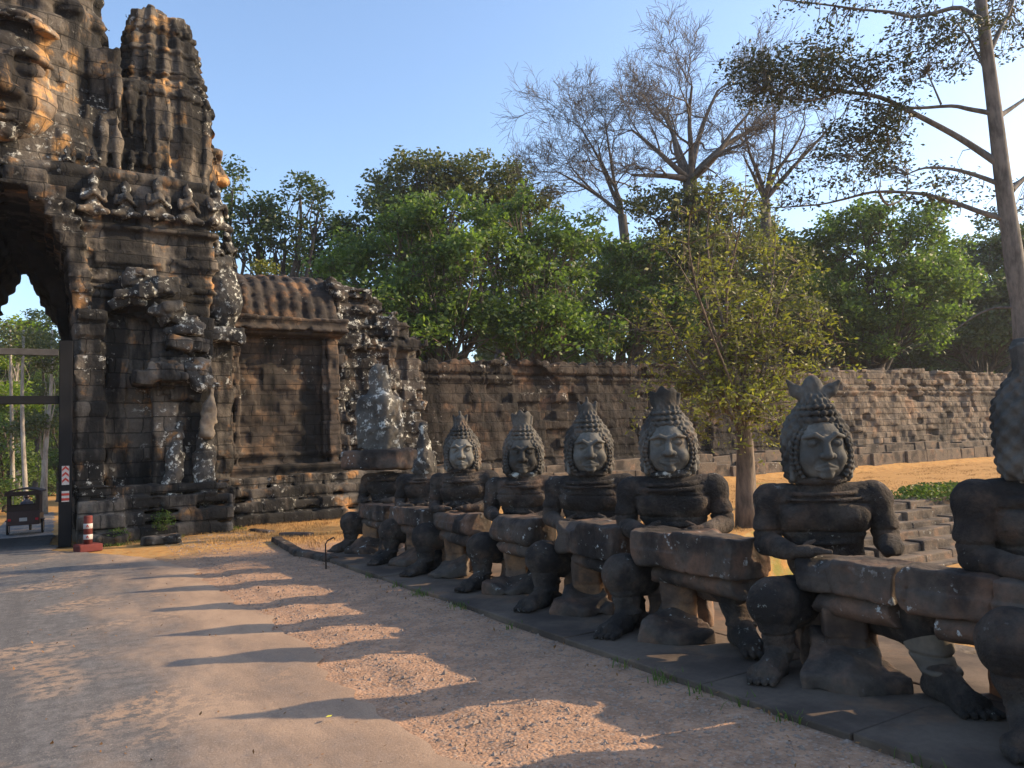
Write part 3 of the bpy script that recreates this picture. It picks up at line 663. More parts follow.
# towers
def lump(p, ang, a): return a*np.cos(ang*14)*np.sin(p[2]*7.5)
def ctower(p):
    x, y, z = p[0]-AX, p[1]-23.2, p[2]
    Rz = np.interp(z, [8.4, 9.6, 10.4, 12.6, 13.4, 14.6, 15.6, 16.8, 18.2, 19.4], [2.65, 2.45, 2.25, 2.25, 2.12, 2.0, 1.8, 1.5, 1.0, .4])
    Rz = Rz+.09*np.sin(z*6.3)*(z > 12.9)
    r = (np.abs(x)**3.2+np.abs(y)**3.2)**(1/3.2); ang = np.arctan2(y, x)
    d = (r-Rz)*.9+np.where(z > 12.9, .07*np.cos(ang*18+np.floor(z/.5))*1.0, 0)
    for a in (20,):
        sgn = 1
    # side buttresses that carry colonnettes
    for s in (-1, 1):
        d = U(d, box([x, y, z], (s*2.05-.45, -1.9, 8.4), (s*2.05+.45, 1.9, 12.5), .08))
        for k in range(3): d = U(d, cap([x, y, z], (s*(1.75+.33*k), -1.92, 8.7), (s*(1.75+.33*k), -1.92, 11.6), .13))
    return np.maximum(d, 8.4-z)
gmesh('central_tower', ctower, (-4.3, 20.2, 8.3), (2.0, 26.2, 19.5), .07, M['towerdark'], lambda p: masonry(p, .40, .8, .045, .05, .05)+.08*fbm(p[0]*1.3, p[1]*1.3, p[2]*1.3, 5)+.05*np.abs(vnoise(p[0]*5, p[1]*5, p[2]*7)))
def bigface(s, frown=-.3):
    def f(p):
        q = [v/s for v in p]; d = face_sdf(q, frown)*s
        hb = np.abs(q[2]-.415)-.02; band = (np.maximum(ell(q, (0, .02, .25), (.195, .20, .28)), hb))*s
        return smin(d, band, .03*s)
    return f
fo = sdf_mesh('stone_face', bigface(7.6), (-1.9, -1.8, -.2), (1.9, 1.0, 3.6), .05, M['tower'], gate, lambda p: masonry(p, .40, .8, .04, .06, .045)+.05*fbm(p[0]*2, p[1]*2, p[2]*2, 3))
fo.location = (AX, 21.62-21, 9.25)
def stower(p):
    x, y, z = p[0]-2.52, p[1]-23.2, p[2]
    Rz = np.interp(z, [8.6, 9.2, 10.5, 11.6, 12.15, 12.2, 12.9, 12.95, 13.5, 13.55, 14.1, 14.4], [1.36, 1.32, 1.36, 1.34, 1.24, 1.16, 1.08, 1.02, .97, .91, .87, .82])
    r = (np.abs(x)**3.0+np.abs(y)**3.0)**(1/3.0); ang = np.arctan2(y, x)
    Rz = Rz+.09*((np.abs(z-11.75) < .13)+(np.abs(z-12.35) < .09)+(np.abs(z-13.1) < .09)+(np.abs(z-13.75) < .09))
    d = (r-Rz)*.9+np.where(z > 12.1, .05*np.cos(ang*18), .045*np.sign(np.cos(ang*13)))+.03*np.abs(np.sin(z*7))
    for k in range(6): d = U(d, cap([x, y, z], (-1.45+.30*k, -1.30-.04*(k % 2), 8.8), (-1.45+.30*k, -1.30, 11.5), .11-.02*(k % 2)))
    d = U(d, box([x, y, z], (-1.7, -1.25, 8.4), (-.2, .8, 12.0), .1))
    d = np.maximum(d, z-14.32+.10*vnoise(p[0]*4.1, p[1]*4.1, p[2]*0)-.12*(hash3(np.floor(p[0]*3).astype(int), np.floor(p[1]*3).astype(int), 2) < .35))
    return np.maximum(d, 8.4-z)
st = gmesh('side_tower', stower, (.5, 21.5, 8.3), (4.3, 24.9, 14.8), .055, M['towerdark'], lambda p: masonry(p, .40, .8, .035, .045, .045)+.05*fbm(p[0]*1.8, p[1]*1.8, p[2]*1.8, 5)+.04*np.abs(vnoise(p[0]*6, p[1]*6, p[2]*8)))
f2 = sdf_mesh('stone_face', bigface(5.6), (-1.45, -1.4, -.2), (1.45, .8, 2.7), .045, M['tower'], gate, lambda p: masonry(p, .36, .7, .03, .05, .04)+.035*fbm(p[0]*2.5, p[1]*2.5, p[2]*2.5, 3))
f2.location = (2.52+.58, 23.2-21, 9.05); f2.rotation_euler = (0, 0, R_(90))
for src in (st, f2):                                           # the far side tower mirrors this one
    c = src.copy(); C.objects.link(c)
    if src is st: c.matrix_parent_inverse = Matrix.Translation((0, -21, 0)); c.location = (2*AX, 0, 0); c.scale = (-1, 1, 1)
    else: c.location = (2*AX-f2.location.x, f2.location.y, f2.location.z); c.scale = (1, -1, 1); c.rotation_euler = (0, 0, R_(90)); c.scale = (1, -1, 1)
# praying figures along the frieze below the towers
def figure(p):
    d = ell(p, (0, 0, .22), (.26, .2, .24)); d = smin(d, cap(p, (0, 0, .3), (0, -.02, .62), .17, .2), .06)
    d = smin(d, ell(p, (0, -.03, .92), (.13, .13, .16)), .03); d = smin(d, cap(p, (0, 0, 1.0), (0, .02, 1.25), .12, .05), .04)
    for s in (-1, 1):
        d = smin(d, U(cap(p, (s*.24, 0, .68), (s*.28, -.12, .42), .08, .065), cap(p, (s*.28, -.12, .42), (s*.02, -.27, .56), .06, .045)), .03)
        d = smin(d, cap(p, (s*.1, -.1, .16), (s*.34, -.2, .1), .12, .09), .05)
    return d
pf = sdf_mesh('praying_figure', figure, (-.5, -.4, 0), (.5, .3, 1.35), .03, M['lichened'], gate, er(.03, 6))
spots = [(.75, 20.35, 7.7, 0, 1.0), (1.45, 20.4, 7.7, 0, .95), (2.15, 20.3, 7.7, 10, 1.05), (2.85, 20.35, 7.7, 20, 1.), (3.55, 20.6, 7.7, 45, 1.25), (3.95, 21.2, 6.9, 70, 1.0), (3.6, 20.75, 6.75, 30, .8), (.2, 20.5, 8.75, 0, .6), (.75, 20.6, 8.85, 0, .6)]
for i, (x, y, z, a, sc_) in enumerate(spots):
    o = pf if i == 0 else pf.copy()
    if i: C.objects.link(o)
    o.location = (x, y-21, z); o.rotation_euler = (0, 0, R_(a)); o.scale = (sc_*.86,)*3; o.location.y += .12
# three-headed elephant carving in the corner of the porch
el_ = empty('elephant_carving'); el_.parent = gate
def P3(x, y, Y): return tuple(at(x, y, Y)-np.array([0, 21, 0]))
def colsdf(pts, rad, k=.08):
    def f(p):
        d = None
        for a, b, r1, r2 in zip(pts[:-1], pts[1:], rad[:-1], rad[1:]):
            e = cap(p, a, b, r1, r2); d = e if d is None else smin(d, e, k)
        return d
    lo = np.min(pts, 0)-max(rad)-.15; hi = np.max(pts, 0)+max(rad)+.15
    return f, lo, hi
for nm, pts, rad, mt in (('elephant_trunk', [P3(213, 382, 20.2), P3(209, 408, 20.15), P3(207, 434, 20.2)], [.09, .16, .19], M['repair']),
                         ('elephant_trunk', [P3(206, 430, 20.35), P3(204, 455, 20.35), P3(205, 494, 20.3)], [.17, .24, .30], M['lichened']),
                         ('elephant_trunk', [P3(179, 425, 20.4), P3(175, 455, 20.35), P3(172, 494, 20.3)], [.10, .20, .25], M['lichened']),
                         ('elephant_ear', [P3(192, 372, 20.1), P3(199, 385, 19.95)], [.28, .22], M['lichened']),
                         ('elephant_tusk', [P3(205, 386, 20.2), P3(221, 386, 20.1)], [.08, .09], M['lichened'])):
    f, lo, hi = colsdf(pts, rad); sdf_mesh(nm, f, lo, hi, .03, mt, el_, lambda p: masonry(p, .33, .9, .03, .03, .05)+.05*fbm(p[0]*4, p[1]*4, p[2]*4, 4)+.03*np.abs(vnoise(p[0]*11, p[1]*11, p[2]*11)))
def blockpile(items, seed):
    r0_ = np.random.default_rng(seed); L = []
    for (px, py, Yd, sx_, sz_, n) in items:
        a = P3(px, py, Yd)
        for k in range(n):
            c = (a[0]+r0_.normal(0, sx_*.45), a[1]+r0_.normal(0, .08), a[2]+r0_.normal(0, sz_*.45)); L.append((c, (.14+.16*r0_.random(), .25+.2*r0_.random(), .09+.09*r0_.random()), r0_.normal(0, .22), r0_.normal(0, .3)))
    def f(p):
        d = None
        for c, h_, a1, a2 in L:
            q = rotp(rotp(p, c, 1, a1), c, 2, a2); e = box(q, [c[i]-h_[i] for i in range(3)], [c[i]+h_[i] for i in range(3)], .03)
            d = e if d is None else np.minimum(d, e)
        return d
    return f
_bp = blockpile([(160, 378, 20.1, .42, .12, 6), (178, 362, 20.4, .45, .35, 9), (184, 345, 20.4, .4, .25, 7), (196, 378, 20.4, .2, .25, 5), (175, 392, 20.6, .35, .3, 6), (168, 372, 20.1, .3, .05, 3)], 4)
def eheads(p):
    c = P3(176, 395, 20.7); return smin(_bp(p), ell(p, c, (.5, .35, .8)), .08)
lo = np.array(P3(140, 430, 20)); sdf_mesh('elephant_heads', eheads, (1.2, -1.5, 2.6), (3.9, .9, 5.9), .045, M['gate'], el_, lambda p: .035*fbm(p[0]*4, p[1]*4, p[2]*4, 3))
def antefix(p):
    a = P3(224, 300, 20.9); d = ell(p, a, (.42, .4, .85)); b = P3(222, 268, 21.0); d = smin(d, ell(p, b, (.32, .3, .4)), .12)
    return U(d, box(p, (a[0]-.45, a[1]-.4, a[2]-1.15), (a[0]+.45, a[1]+.5, a[2]-.75), .05))
sdf_mesh('corner_antefix', antefix, (2.9, -1.0, 4.6), (4.5, 1.3, 7.8), .045, M['lichened'], gate, lambda p: .07*fbm(p[0]*3.2, p[1]*3.2, p[2]*3.2, 4))
_rb = blockpile([(140, 278, 20.3, .3, .16, 6), (155, 292, 20.25, .4, .2, 9), (170, 315, 20.25, .35, .22, 9), (182, 335, 20.25, .35, .2, 8), (128, 300, 20.3, .25, .12, 4), (190, 325, 20.4, .2, .15, 4)], 9)
def rubble(p): return _rb(p)
sdf_mesh('fallen_pediment', rubble, (.5, -1.5, 4.8), (3.6, .2, 7.2), .045, M['lichened'], gate, lambda p: .035*fbm(p[0]*4, p[1]*4, p[2]*4, 3))

# stepped plinth
def plinth(p):
    x, y, z = p; d = None
    for i, (z0, z1, o) in enumerate(((0, .26, 0.), (.26, .34, .10), (.34, .62, .06), (.62, .72, .16), (.72, .98, .14), (.98, 1.25, .30))):
        e = U(box(p, (.42, 19.25+o*2.2, z0), (1.35, 22, z1)), box(p, (.45, 19.75+o*.9, z0), (3.75, 22.4, z1)), box(p, (3.0, 20.9+o*1.6, z0), (10.4, 24, z1)), box(p, (8.2, 22.1+o*1.2, z0), (12.5, 24.2, z1)))
        d = e if d is None else U(d, e)
    return d
gmesh('stepped_plinth', plinth, (.3, 19.1, -.05), (12.6, 24.2, 1.35), .05, M['gate'], lambda p: masonry(p, .31, .75, .035, .04, .045)+.035*fbm(p[0]*2.5, p[1]*2.5, p[2]*2.5, 3))
# side gallery with blind panel, ribbed stone roof and stepped, lichened end
def gallery(p):
    x, y, z = p
    mo = .05*np.sin(z*16)*((z < 1.9)+(z > 5.2))
    d = U(box(p, (4.0, 22.75, 1.0), (7.4, 25.8, 5.8)), box(p, (3.7, 22.45, 1.0), (4.3, 25, 5.8)), box(p, (7.0, 22.45, 1.0), (7.35, 25.8, 5.8)),
          box(p, (3.7, 22.35-.15, 1.0), (7.4, 25, 1.55)), box(p, (3.7, 22.3, 5.25), (7.45, 25, 5.45)), box(p, (3.7, 22.12, 5.45), (7.5, 25, 5.75)), box(p, (4.3, 22.55, 1.5), (4.5, 24, 5.4)), box(p, (6.85, 22.55, 1.5), (7.05, 24, 5.4)))
    return d+mo
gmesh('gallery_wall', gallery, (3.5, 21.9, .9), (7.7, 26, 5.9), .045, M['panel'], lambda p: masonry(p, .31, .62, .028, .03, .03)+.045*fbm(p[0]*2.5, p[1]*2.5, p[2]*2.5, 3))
M['roof'] = stone('ribbed_roof_stone', (.018, .015, .014), (.05, .04, .033), (.17, .095, .05), sc=1.1, dark_rng=(.36, .56), warm_rng=(.50, .64), lich=(.62, .7), bd=.04, bs=.8)
def roof(p):
    x, y, z = p; r = np.sqrt(((y-24.5)/2.15)**2+((z-5.6)/1.85)**2); d = (r-1)*1.85
    d = d-.075*np.abs(np.cos(x*math.pi/.36))+.05+.012*(np.sin(z*17+x) > .8)+.05*vnoise(x*1.5, y*1.5, z*1.5)
    return np.maximum(np.maximum(d, 5.7-z), np.maximum(3.9-x, x-7.3-.0*z))
gmesh('ribbed_roof', roof, (3.8, 21.9, 5.6), (7.5, 25.8, 7.7), .05, M['roof'], er(.04, 2.5, .03, 7))
def stepend(p):
    x, y, z = p; top = np.interp(np.floor(x/.45)*.45, [7.2, 7.6, 8.3, 8.8, 9.4, 9.9, 10.3], [7.1, 7.0, 6.75, 6.4, 5.9, 5.45, 5.1])
    d = np.maximum(box(p, (7.25, 22.85, .9), (10.3, 25.6, 7.6)), z-top-.12*vnoise(x*3, y*3, z*0))
    d = U(d, np.maximum(box(p, (7.25, 22.6, 5.0), (10.35, 25, 5.35)), z-top), box(p, (7.25, 22.55, 1.), (7.6, 24, 6.9)), box(p, (9.0, 22.6, 1), (9.35, 24, 5.6)))
    for zz in (5.7, 6.15, 6.6): d = U(d, np.maximum(box(p, (7.25, 22.72, zz), (10.3, 25, zz+.22)), z-top))
    return d
M['wallmix'] = stone('lichen_topped_stone', (.02, .018, .017), (.065, .056, .05), (.15, .10, .065), lichen=(.46, .46, .42), sc=1.0, streak=False, lich=(.54, .62), lich_mask=(.42, .56), brick=(.5, .34, .014), bd=.05, bs=.8)
gmesh('stepped_gable_end', stepend, (7.1, 22.3, .9), (10.6, 25.8, 7.5), .055, M['wallmix'], lambda p: masonry(p, .34, .5, .09, .05, .05)+.08*fbm(p[0]*2.6, p[1]*2.6, p[2]*2.6, 3))

# timber brace in the passage mouth
tf = empty('timber_frame', (.2, 19.8, 0)); tag(tf, 'black timber brace frame of posts and beams standing in the gate mouth', 'frame')
mb = MB(); mb.box((-.13, -.12, 0), (.12, .12, 4.55), .002); mb.build('post', M['iron'], tf, bevel=.01)
mb = MB(); mb.box((-2.66, -.12, 0), (-2.41, .12, 4.55), .002); mb.build('post', M['iron'], tf, bevel=.01)
mb = MB(); mb.box((-2.75, -.20, 4.2), (-.15, -.125, 4.34), .002); mb.build('beam', M['ironp'], tf, bevel=.01)
mb = MB(); mb.box((-2.41, -.09, 3.14), (-.13, .09, 3.32), .002); mb.build('beam', M['iron'], tf, bevel=.01)
mb = MB(); mb.tube([(-.02, .15, 0), (-.02, .15, 4.4)], .05, 8); mb.build('pipe', M['iron'], tf)
for (z0, col) in ((1.35, 'v'), (.98, 'h')):
    sg = empty('reflector_sign', (.2, 19.665, z0)); tag(sg, 'red and white reflector strip with upward arrows on the black post' if col == 'v' else 'small red and white striped reflector plate low on the black post', 'sign'); sg.scale = (.72, 1, .9)
    mb = MB(); mb.box((-.10, -.01, 0), (.10, .01, .46 if col == 'v' else .26)); mb.build('plate', M['reflect_white'], sg)
    if col == 'v':
        for k in range(3):
            mb = MB(); z = .05+k*.14
            V = [(-.09, -.013, z), (0, -.013, z+.07), (0, -.013, z+.13), (-.09, -.013, z+.06), (.09, -.013, z), (.09, -.013, z+.06)]
            mb.add(V, [[0, 1, 2, 3], [1, 4, 5, 2]]); mb.build('arrow', M['reflect_red'], sg)
    else:
        for k in range(2): mb = MB(); mb.box((-.10, -.015, .03+k*.12), (.10, -.012, .09+k*.12)); mb.build('stripe', M['reflect_red'], sg)

# red and white bollard
g0 = on_ground(88, 551); bo = empty('bollard', tuple(g0)); tag(bo, 'dark red bollard with white reflective arrow bands on a heavy square foot', 'bollard')
mb = MB(); mb.box((-.22, -.2, 0), (.22, .2, .15), .004, .3); mb.build('foot', M['red'], bo, bevel=.02)
mb = MB(); mb.lathe([(0, .15), (.082, .15), (.082, .70), (.075, .72), (0, .72)], 20); mb.build('tube', M['red'], bo, True)
for z in (.24, .46):
    mb = MB(); mb.lathe([(.084, z), (.086, z+.002), (.086, z+.10), (.084, z+.102)], 20); bnd = mb.build('reflective_band', M['reflect_white'], bo, True)
    mb = MB(); a = np.radians([-115, -100, -85]); V = []
    for aa, zz in zip(a, (z+.05, z+.09, z+.05)): V += [(.0885*math.cos(aa), .0885*math.sin(aa), zz), (.0885*math.cos(aa), .0885*math.sin(aa), zz-.035)]
    mb.add(V, [[0, 1, 3, 2], [2, 3, 5, 4]]); mb.build('arrow', M['reflect_red'], bnd)

# ================================================================ ENCLOSURE WALL
ew = empty('enclosure_wall', (10, 24, 0)); tag(ew, 'long old stone city wall running from the gate to the right behind the statues', 'wall')
def wallstrip(name, x0, x1, dx, hz, wd, amp, ztop, mat, holes=.03, prof=None, thick=1.6):
    xs = np.arange(x0, x1, dx); n = int(5.2/dx); t = np.linspace(0, 1, n)
    X, T = np.meshgrid(xs, t, indexing='ij'); top = ztop(xs)[:, None]; Z = .0+T*top
    p = [X, X*0+24, Z]; k = np.floor(Z/hz).astype(int); off = hash3(k, k*3, k*7)*wd; i = np.floor((X+off)/wd).astype(int)
    d = masonry([X, X*0+.01, Z], hz, wd, amp, .045, .05); h_ = hash3(i*3, k*5, i+k)
    er_ = fbm(X*.35, Z*.5, X*0+4, 3)
    d = d+np.where(h_ < holes, .28, 0)+.05*er_+.04*fbm(X*2.6, Z*2.6, X*0, 4)+np.where((er_ > .45) & (h_ < .5), .16, 0)
    Y = 24+d-(prof(Z) if prof is not None else 0)
    Y = Y+.35*(1-T)*0-.18*(1-Z/5)
    Xf = np.concatenate([X, X[:, -1:], X[:, -1:]], 1); Yf = np.concatenate([Y, Y[:, -1:]+thick, Y[:, -1:]+thick], 1); Zf = np.concatenate([Z, Z[:, -1:], Z[:, -1:]*0], 1)
    a, b = Xf.shape; ii = (np.arange(a-1)[:, None]*b+np.arange(b-1)[None]).ravel()
    o = mesh(name, np.stack([Xf-10, Yf-24, Zf], -1).reshape(-1, 3), np.stack([ii, ii+b, ii+b+1, ii+1], 1), mat, ew); return o
M['wall_l'] = stone('dark_wall_stone', (.014, .012, .011), (.046, .037, .031), (.14, .085, .055), lichen=(.36, .34, .3), sc=.75, streak=True, dark_rng=(.38, .60), warm_rng=(.52, .68), lich=(.58, .66), lich_mask=(.5, .6), brick=(.62, .34, .014), bd=.05, bs=.9)
def topl(xs): return 4.86+.10*np.abs(np.sin(xs*math.pi/.42))+.05*vnoise(xs*.8, xs*0, xs*0)-.12*(hash3(np.floor(xs/.42).astype(int), 1, 2) < .2)
def topr(xs): b_ = np.floor(xs/.55).astype(int); return 4.95+.16*(hash3(b_, 3, 5)-.5)-.25*(hash3(b_*3, 3, 9) < .1)+.12*vnoise(xs*.3, xs*0, xs*0)
pl_ = lambda Z: .10*(Z > 4.45)+.06*((Z > 4.2) & (Z < 4.32))+.08*(Z < .9)+.1*(Z < 1.25)+.05*np.sin(Z*14)*(Z < 1.4)
pr_ = lambda Z: .07*((Z > 3.72) & (Z < 3.86))+.09*((Z > 3.95) & (Z < 4.08))
wallstrip('dressed_wall', 10.1, 28.5, .05, .34, .62, .03, topl, M['wall_l'], .02, pl_)
wallstrip('laterite_wall', 28.5, 110, .075, .30, .52, .06, topr, M['laterite'], .03, pr_)
mb = MB()
for (y0, y1, z0, z1) in ((22.55, 24.2, 0, .78), (23.1, 24.2, .7, 1.12)):
    x = 12.2
    while x < 80:
        L = rng.uniform(.6, 1.3); mb.box((x-10, y0-24+rng.normal(0, .05), z0-.2), (x+L-.02-10, y1-24, z1+rng.normal(0, .05)), .02); x += L
mb.build('foot_terrace', M['steps'], ew, bevel=.03)

# steps from the old moat up to the grass
stp = empty('stone_steps', (15.5, 11, -1)); tag(stp, 'worn laterite steps climbing to the dry grass between the two nearest giants', 'steps')
mb = MB()
for k in range(7):
    x = 12.7
    while x < 20.3:
        L = rng.uniform(.7, 1.6); z = .03-.165*k
        mb.box((x-15.5, 11.35-.36*k-11+rng.normal(0, .02), z-.5+1), (x+L-.015-15.5, 12.05-.36*k-11, z+1+rng.normal(0, .015)), .012); x += L
mb.build('step_courses', M['steps'], stp, bevel=.025)
rv = empty('retaining_blocks', (7, 3, 0)); tag(rv, 'rows of tumbled brown laterite blocks stepping down behind the plinth of the giants', 'stonework')
mb = MB()
for k in range(6):
    y = -4
    while y < 10.3:
        L = rng.uniform(.5, 1.2)
        if rng.random() > .06: mb.box((6.02+.36*k-7+rng.normal(0, .03), y-3, -.6-.16*k), (6.42+.36*k-7, y+L-.02-3, -.02-.16*k+rng.normal(0, .02)), .02)
        y += L
mb.build('blocks', M['steps'], rv, bevel=.03)

# ================================================================ TREES
def leaves_mesh(name, P, size, mat, parent, up=.5, aspect=.5, nrm=None):
    """P (n,3) leaf positions -> kite-shaped leaf quads, random orientation"""
    n = len(P); s = size*(.6+.8*rng.random(n))
    a = rng.standard_normal((n, 3)); a[:, 2] *= .6; a /= np.linalg.norm(a, axis=1)[:, None]
    b = rng.standard_normal((n, 3)); b[:, 2] += up; b = np.cross(a, b); b /= np.linalg.norm(b, axis=1)[:, None]+1e-6
    s = s[:, None]
    V = np.stack([P-a*s*.5, P+b*s*aspect*.5-a*s*.05, P+a*s*.5, P-b*s*aspect*.5-a*s*.05], 1).reshape(-1, 3)
    F = np.arange(4*n).reshape(n, 4)
    return mesh(name, V, F, mat, parent, False)
def in_ball(n, shell=.0):
    v = rng.standard_normal((n, 3)); v /= np.linalg.norm(v, axis=1)[:, None]
    return v*((shell+(1-shell)*rng.random(n))**(1/2.2))[:, None]
def bend(a, b, k=4, w=.12):
    a = np.array(a, float); b = np.array(b, float); L = np.linalg.norm(b-a); t = np.linspace(0, 1, k+1)[:, None]
    P = a+(b-a)*t; off = rng.normal(0, w*L, 3); off2 = rng.normal(0, w*L*.5, 3)
    return P+np.sin(t*math.pi)*off*.6+np.sin(t*2*math.pi)*off2*.5
def tree(name, label, cat, group, base, blobs, leaf, barkm, r0=.35, lsize=.22, clump=.8, nclump=26, nleaf=90, aspect=.55, fork=.45, flat=.65, gap=0.):
    """blobs: list of (centre, radii) in world space; a limb reaches every blob, a branch every clump of leaves"""
    o = empty(name, tuple(base)); tag(o, label, cat, group)
    base = np.array(base, float); cen = np.mean([b[0] for b in blobs], 0)
    fk = base+(cen-base)*fork; fk[0] = base[0]+(cen[0]-base[0])*.3; fk[1] = base[1]+(cen[1]-base[1])*.3
    wood = MB(); tp = bend(base-[0, 0, .3], fk, 6, .03); wood.tube(tp-base, np.linspace(r0, r0*.62, 7)*np.array([1.35, 1.05]+[1]*5), 10)
    LP = []
    for c, r in blobs:
        c = np.array(c, float); r = np.broadcast_to(np.array(r, float), (3,))
        st_ = fk+(0 if rng.random() < .5 else -1)*(fk-base)*.12*rng.random()
        lp = bend(st_, c-[0, 0, r[2]*.35], 5, .09); wood.tube(lp-base, np.linspace(r0*.48, r0*.16, 6), 7, False)
        nc = max(5, int(nclump*.8*r[0]*r[2]/2.2)); Q = in_ball(nc, .35)*r*(.72+.62*rng.random((nc, 1))); Q[:, 2] = np.where(Q[:, 2] < -r[2]*.5, -Q[:, 2]*.6, Q[:, 2])
        for q in Q:
            e = c+q
            if rng.random() < .55:
                s0 = lp[rng.integers(2, 6)]; bp = bend(s0, e, 3, .10); wood.tube(bp-base, np.linspace(r0*.13, .012, 4), 4, False)
            cr = clump*(.35+.85*rng.random()); n = int(nleaf*(cr/clump)**2*(.6+.8*rng.random()))
            L = (in_ball(n, .0)*(.7+.6*rng.random((n, 1))))*np.array([cr, cr, cr*flat])+e+in_ball(1)[0]*.2; LP.append(L)
    wood.build('trunk', barkm, o, True)
    P = np.concatenate(LP)
    leaves_mesh('crown', P-base, lsize, leaf, o, aspect=aspect)
    return o
def B(px, py, d, rx, rz=None, ry=None):
    """crown blob centred where the photo shows it, d metres away, radii in pixels"""
    c = at_depth(px, py, d); k = d/FPX; rz = rx*.75 if rz is None else rz
    return (c, (rx*k, (ry or rx)*k, rz*k))
GZ = -.5
def ground_at(px, d, z=GZ): c = at_depth(px, 470, d); return (c[0], c[1], z)

tree('tall_tree', 'tall loose-crowned tree rising behind the gate right of the side tower', 'tree', 'trees behind the wall', ground_at(262, 50),
     [B(232, 185, 50, 20, 18), B(250, 215, 50, 30, 24), B(300, 190, 50, 22, 16), B(318, 205, 50, 16, 22), B(285, 235, 50, 28, 20), B(245, 255, 50, 34, 18), B(225, 225, 49, 18, 24), B(300, 255, 50, 22, 14)],
     M['leaf_dark'], M['bark_dark'], .5, .30, 1.0, 22, 70)
tree('tall_tree', 'dark olive tree between the loose-crowned tree and the bright green tree', 'tree', 'trees behind the wall', ground_at(350, 52),
     [B(345, 235, 52, 30, 22), B(325, 250, 52, 26, 18), B(395, 215, 52, 30, 22), B(365, 255, 52, 30, 24), B(340, 275, 52, 30, 20)], M['leaf_dark'], M['bark_dark'], .5, .32, 1.1, 20, 75)
tree('tall_tree', 'olive rounded treetop, highest behind the middle of the gallery roof', 'tree', 'trees behind the wall', ground_at(430, 55),
     [B(420, 178, 55, 40, 20), B(400, 192, 55, 32, 18), B(450, 185, 55, 26, 18), B(435, 210, 55, 44, 20), B(385, 205, 54, 24, 16)], M['leaf_olive'], M['bark_dark'], .6, .30, 1.1, 26, 85)
tree('tall_tree', 'olive treetop with sparse tip beside the leafless trees', 'tree', 'trees behind the wall', ground_at(500, 56),
     [B(480, 178, 56, 34, 18), B(510, 190, 56, 30, 20), B(530, 215, 56, 30, 24), B(495, 205, 55, 40, 20)], M['leaf_olive'], M['bark_dark'], .6, .30, 1.1, 26, 85)
tree('broad_tree', 'bright green broad tree behind the stepped gable end', 'tree', 'trees behind the wall', ground_at(450, 38),
     [B(400, 245, 38, 52, 34), B(450, 225, 38, 48, 30), B(365, 285, 38, 46, 34), B(420, 300, 37, 60, 36), B(480, 260, 37, 50, 36), B(400, 335, 37, 55, 30), B(345, 262, 38, 26, 20), B(460, 330, 36.5, 55, 34)],
     M['leaf_green'], M['bark_brown'], .5, .26, .95, 24, 105)
tree('broad_tree', 'green broad tree with a leaning sunlit edge left of the leafless trees', 'tree', 'trees behind the wall', ground_at(545, 40),
     [B(520, 225, 40, 44, 34), B(560, 260, 40, 40, 36), B(530, 290, 39, 52, 40), B(585, 235, 41, 26, 18), B(500, 330, 38, 48, 30), B(560, 335, 38.5, 50, 30)],
     M['leaf_green'], M['bark_brown'], .5, .26, .95, 24, 105)
tree('broad_tree', 'mid green tree low behind the wall under the leafless trees', 'tree', 'trees behind the wall', ground_at(620, 44),
     [B(605, 300, 44, 44, 40), B(640, 270, 44, 40, 30), B(650, 320, 43, 50, 40), B(600, 345, 42, 50, 22), B(615, 260, 45, 34, 24)], M['leaf_green'], M['bark_brown'], .45, .26, .95, 22, 90)
tree('broad_tree', 'olive brown tree directly behind the small yellow-green tree', 'tree', 'trees behind the wall', ground_at(705, 46),
     [B(655, 212, 46, 34, 22), B(690, 215, 46, 36, 24), B(725, 215, 46, 40, 26), B(680, 260, 45, 50, 36), B(740, 260, 45, 50, 40), B(700, 310, 44, 60, 40), B(770, 320, 44, 50, 44)], M['leaf_olive'], M['bark_dark'], .5, .26, 1.0, 24, 90)
tree('broad_tree', 'dense dark green tree with domed top behind the right part of the wall', 'tree', 'trees behind the wall', ground_at(880, 50),
     [B(870, 225, 50, 46, 24), B(905, 235, 50, 46, 28), B(835, 255, 50, 40, 30), B(870, 285, 49, 60, 36), B(930, 280, 49, 40, 36), B(820, 310, 48, 50, 36), B(900, 335, 48, 60, 34)],
     M['leaf_green'], M['bark_dark'], .55, .28, 1.0, 26, 110)
tree('broad_tree', 'shadowy green tree behind the wall, lower left neighbour of the domed dark tree', 'tree', 'trees behind the wall', ground_at(800, 54),
     [B(790, 270, 54, 40, 30), B(800, 320, 53, 50, 40), B(770, 240, 54, 24, 20), B(850, 345, 52, 60, 24)], M['leaf_dark'], M['bark_dark'], .5, .3, 1.1, 24, 100)
tree('broad_tree', 'hazy dark tree behind the wall below the big leaning tree', 'tree', 'trees behind the wall', ground_at(985, 62),
     [B(975, 265, 62, 36, 26), B(1010, 250, 62, 30, 30), B(960, 310, 61, 40, 36), B(1010, 320, 60, 50, 44), B(1050, 290, 60, 40, 40), B(960, 345, 60, 50, 24)], M['leaf_dark'], M['bark_dark'], .5, .34, 1.2, 24, 100)
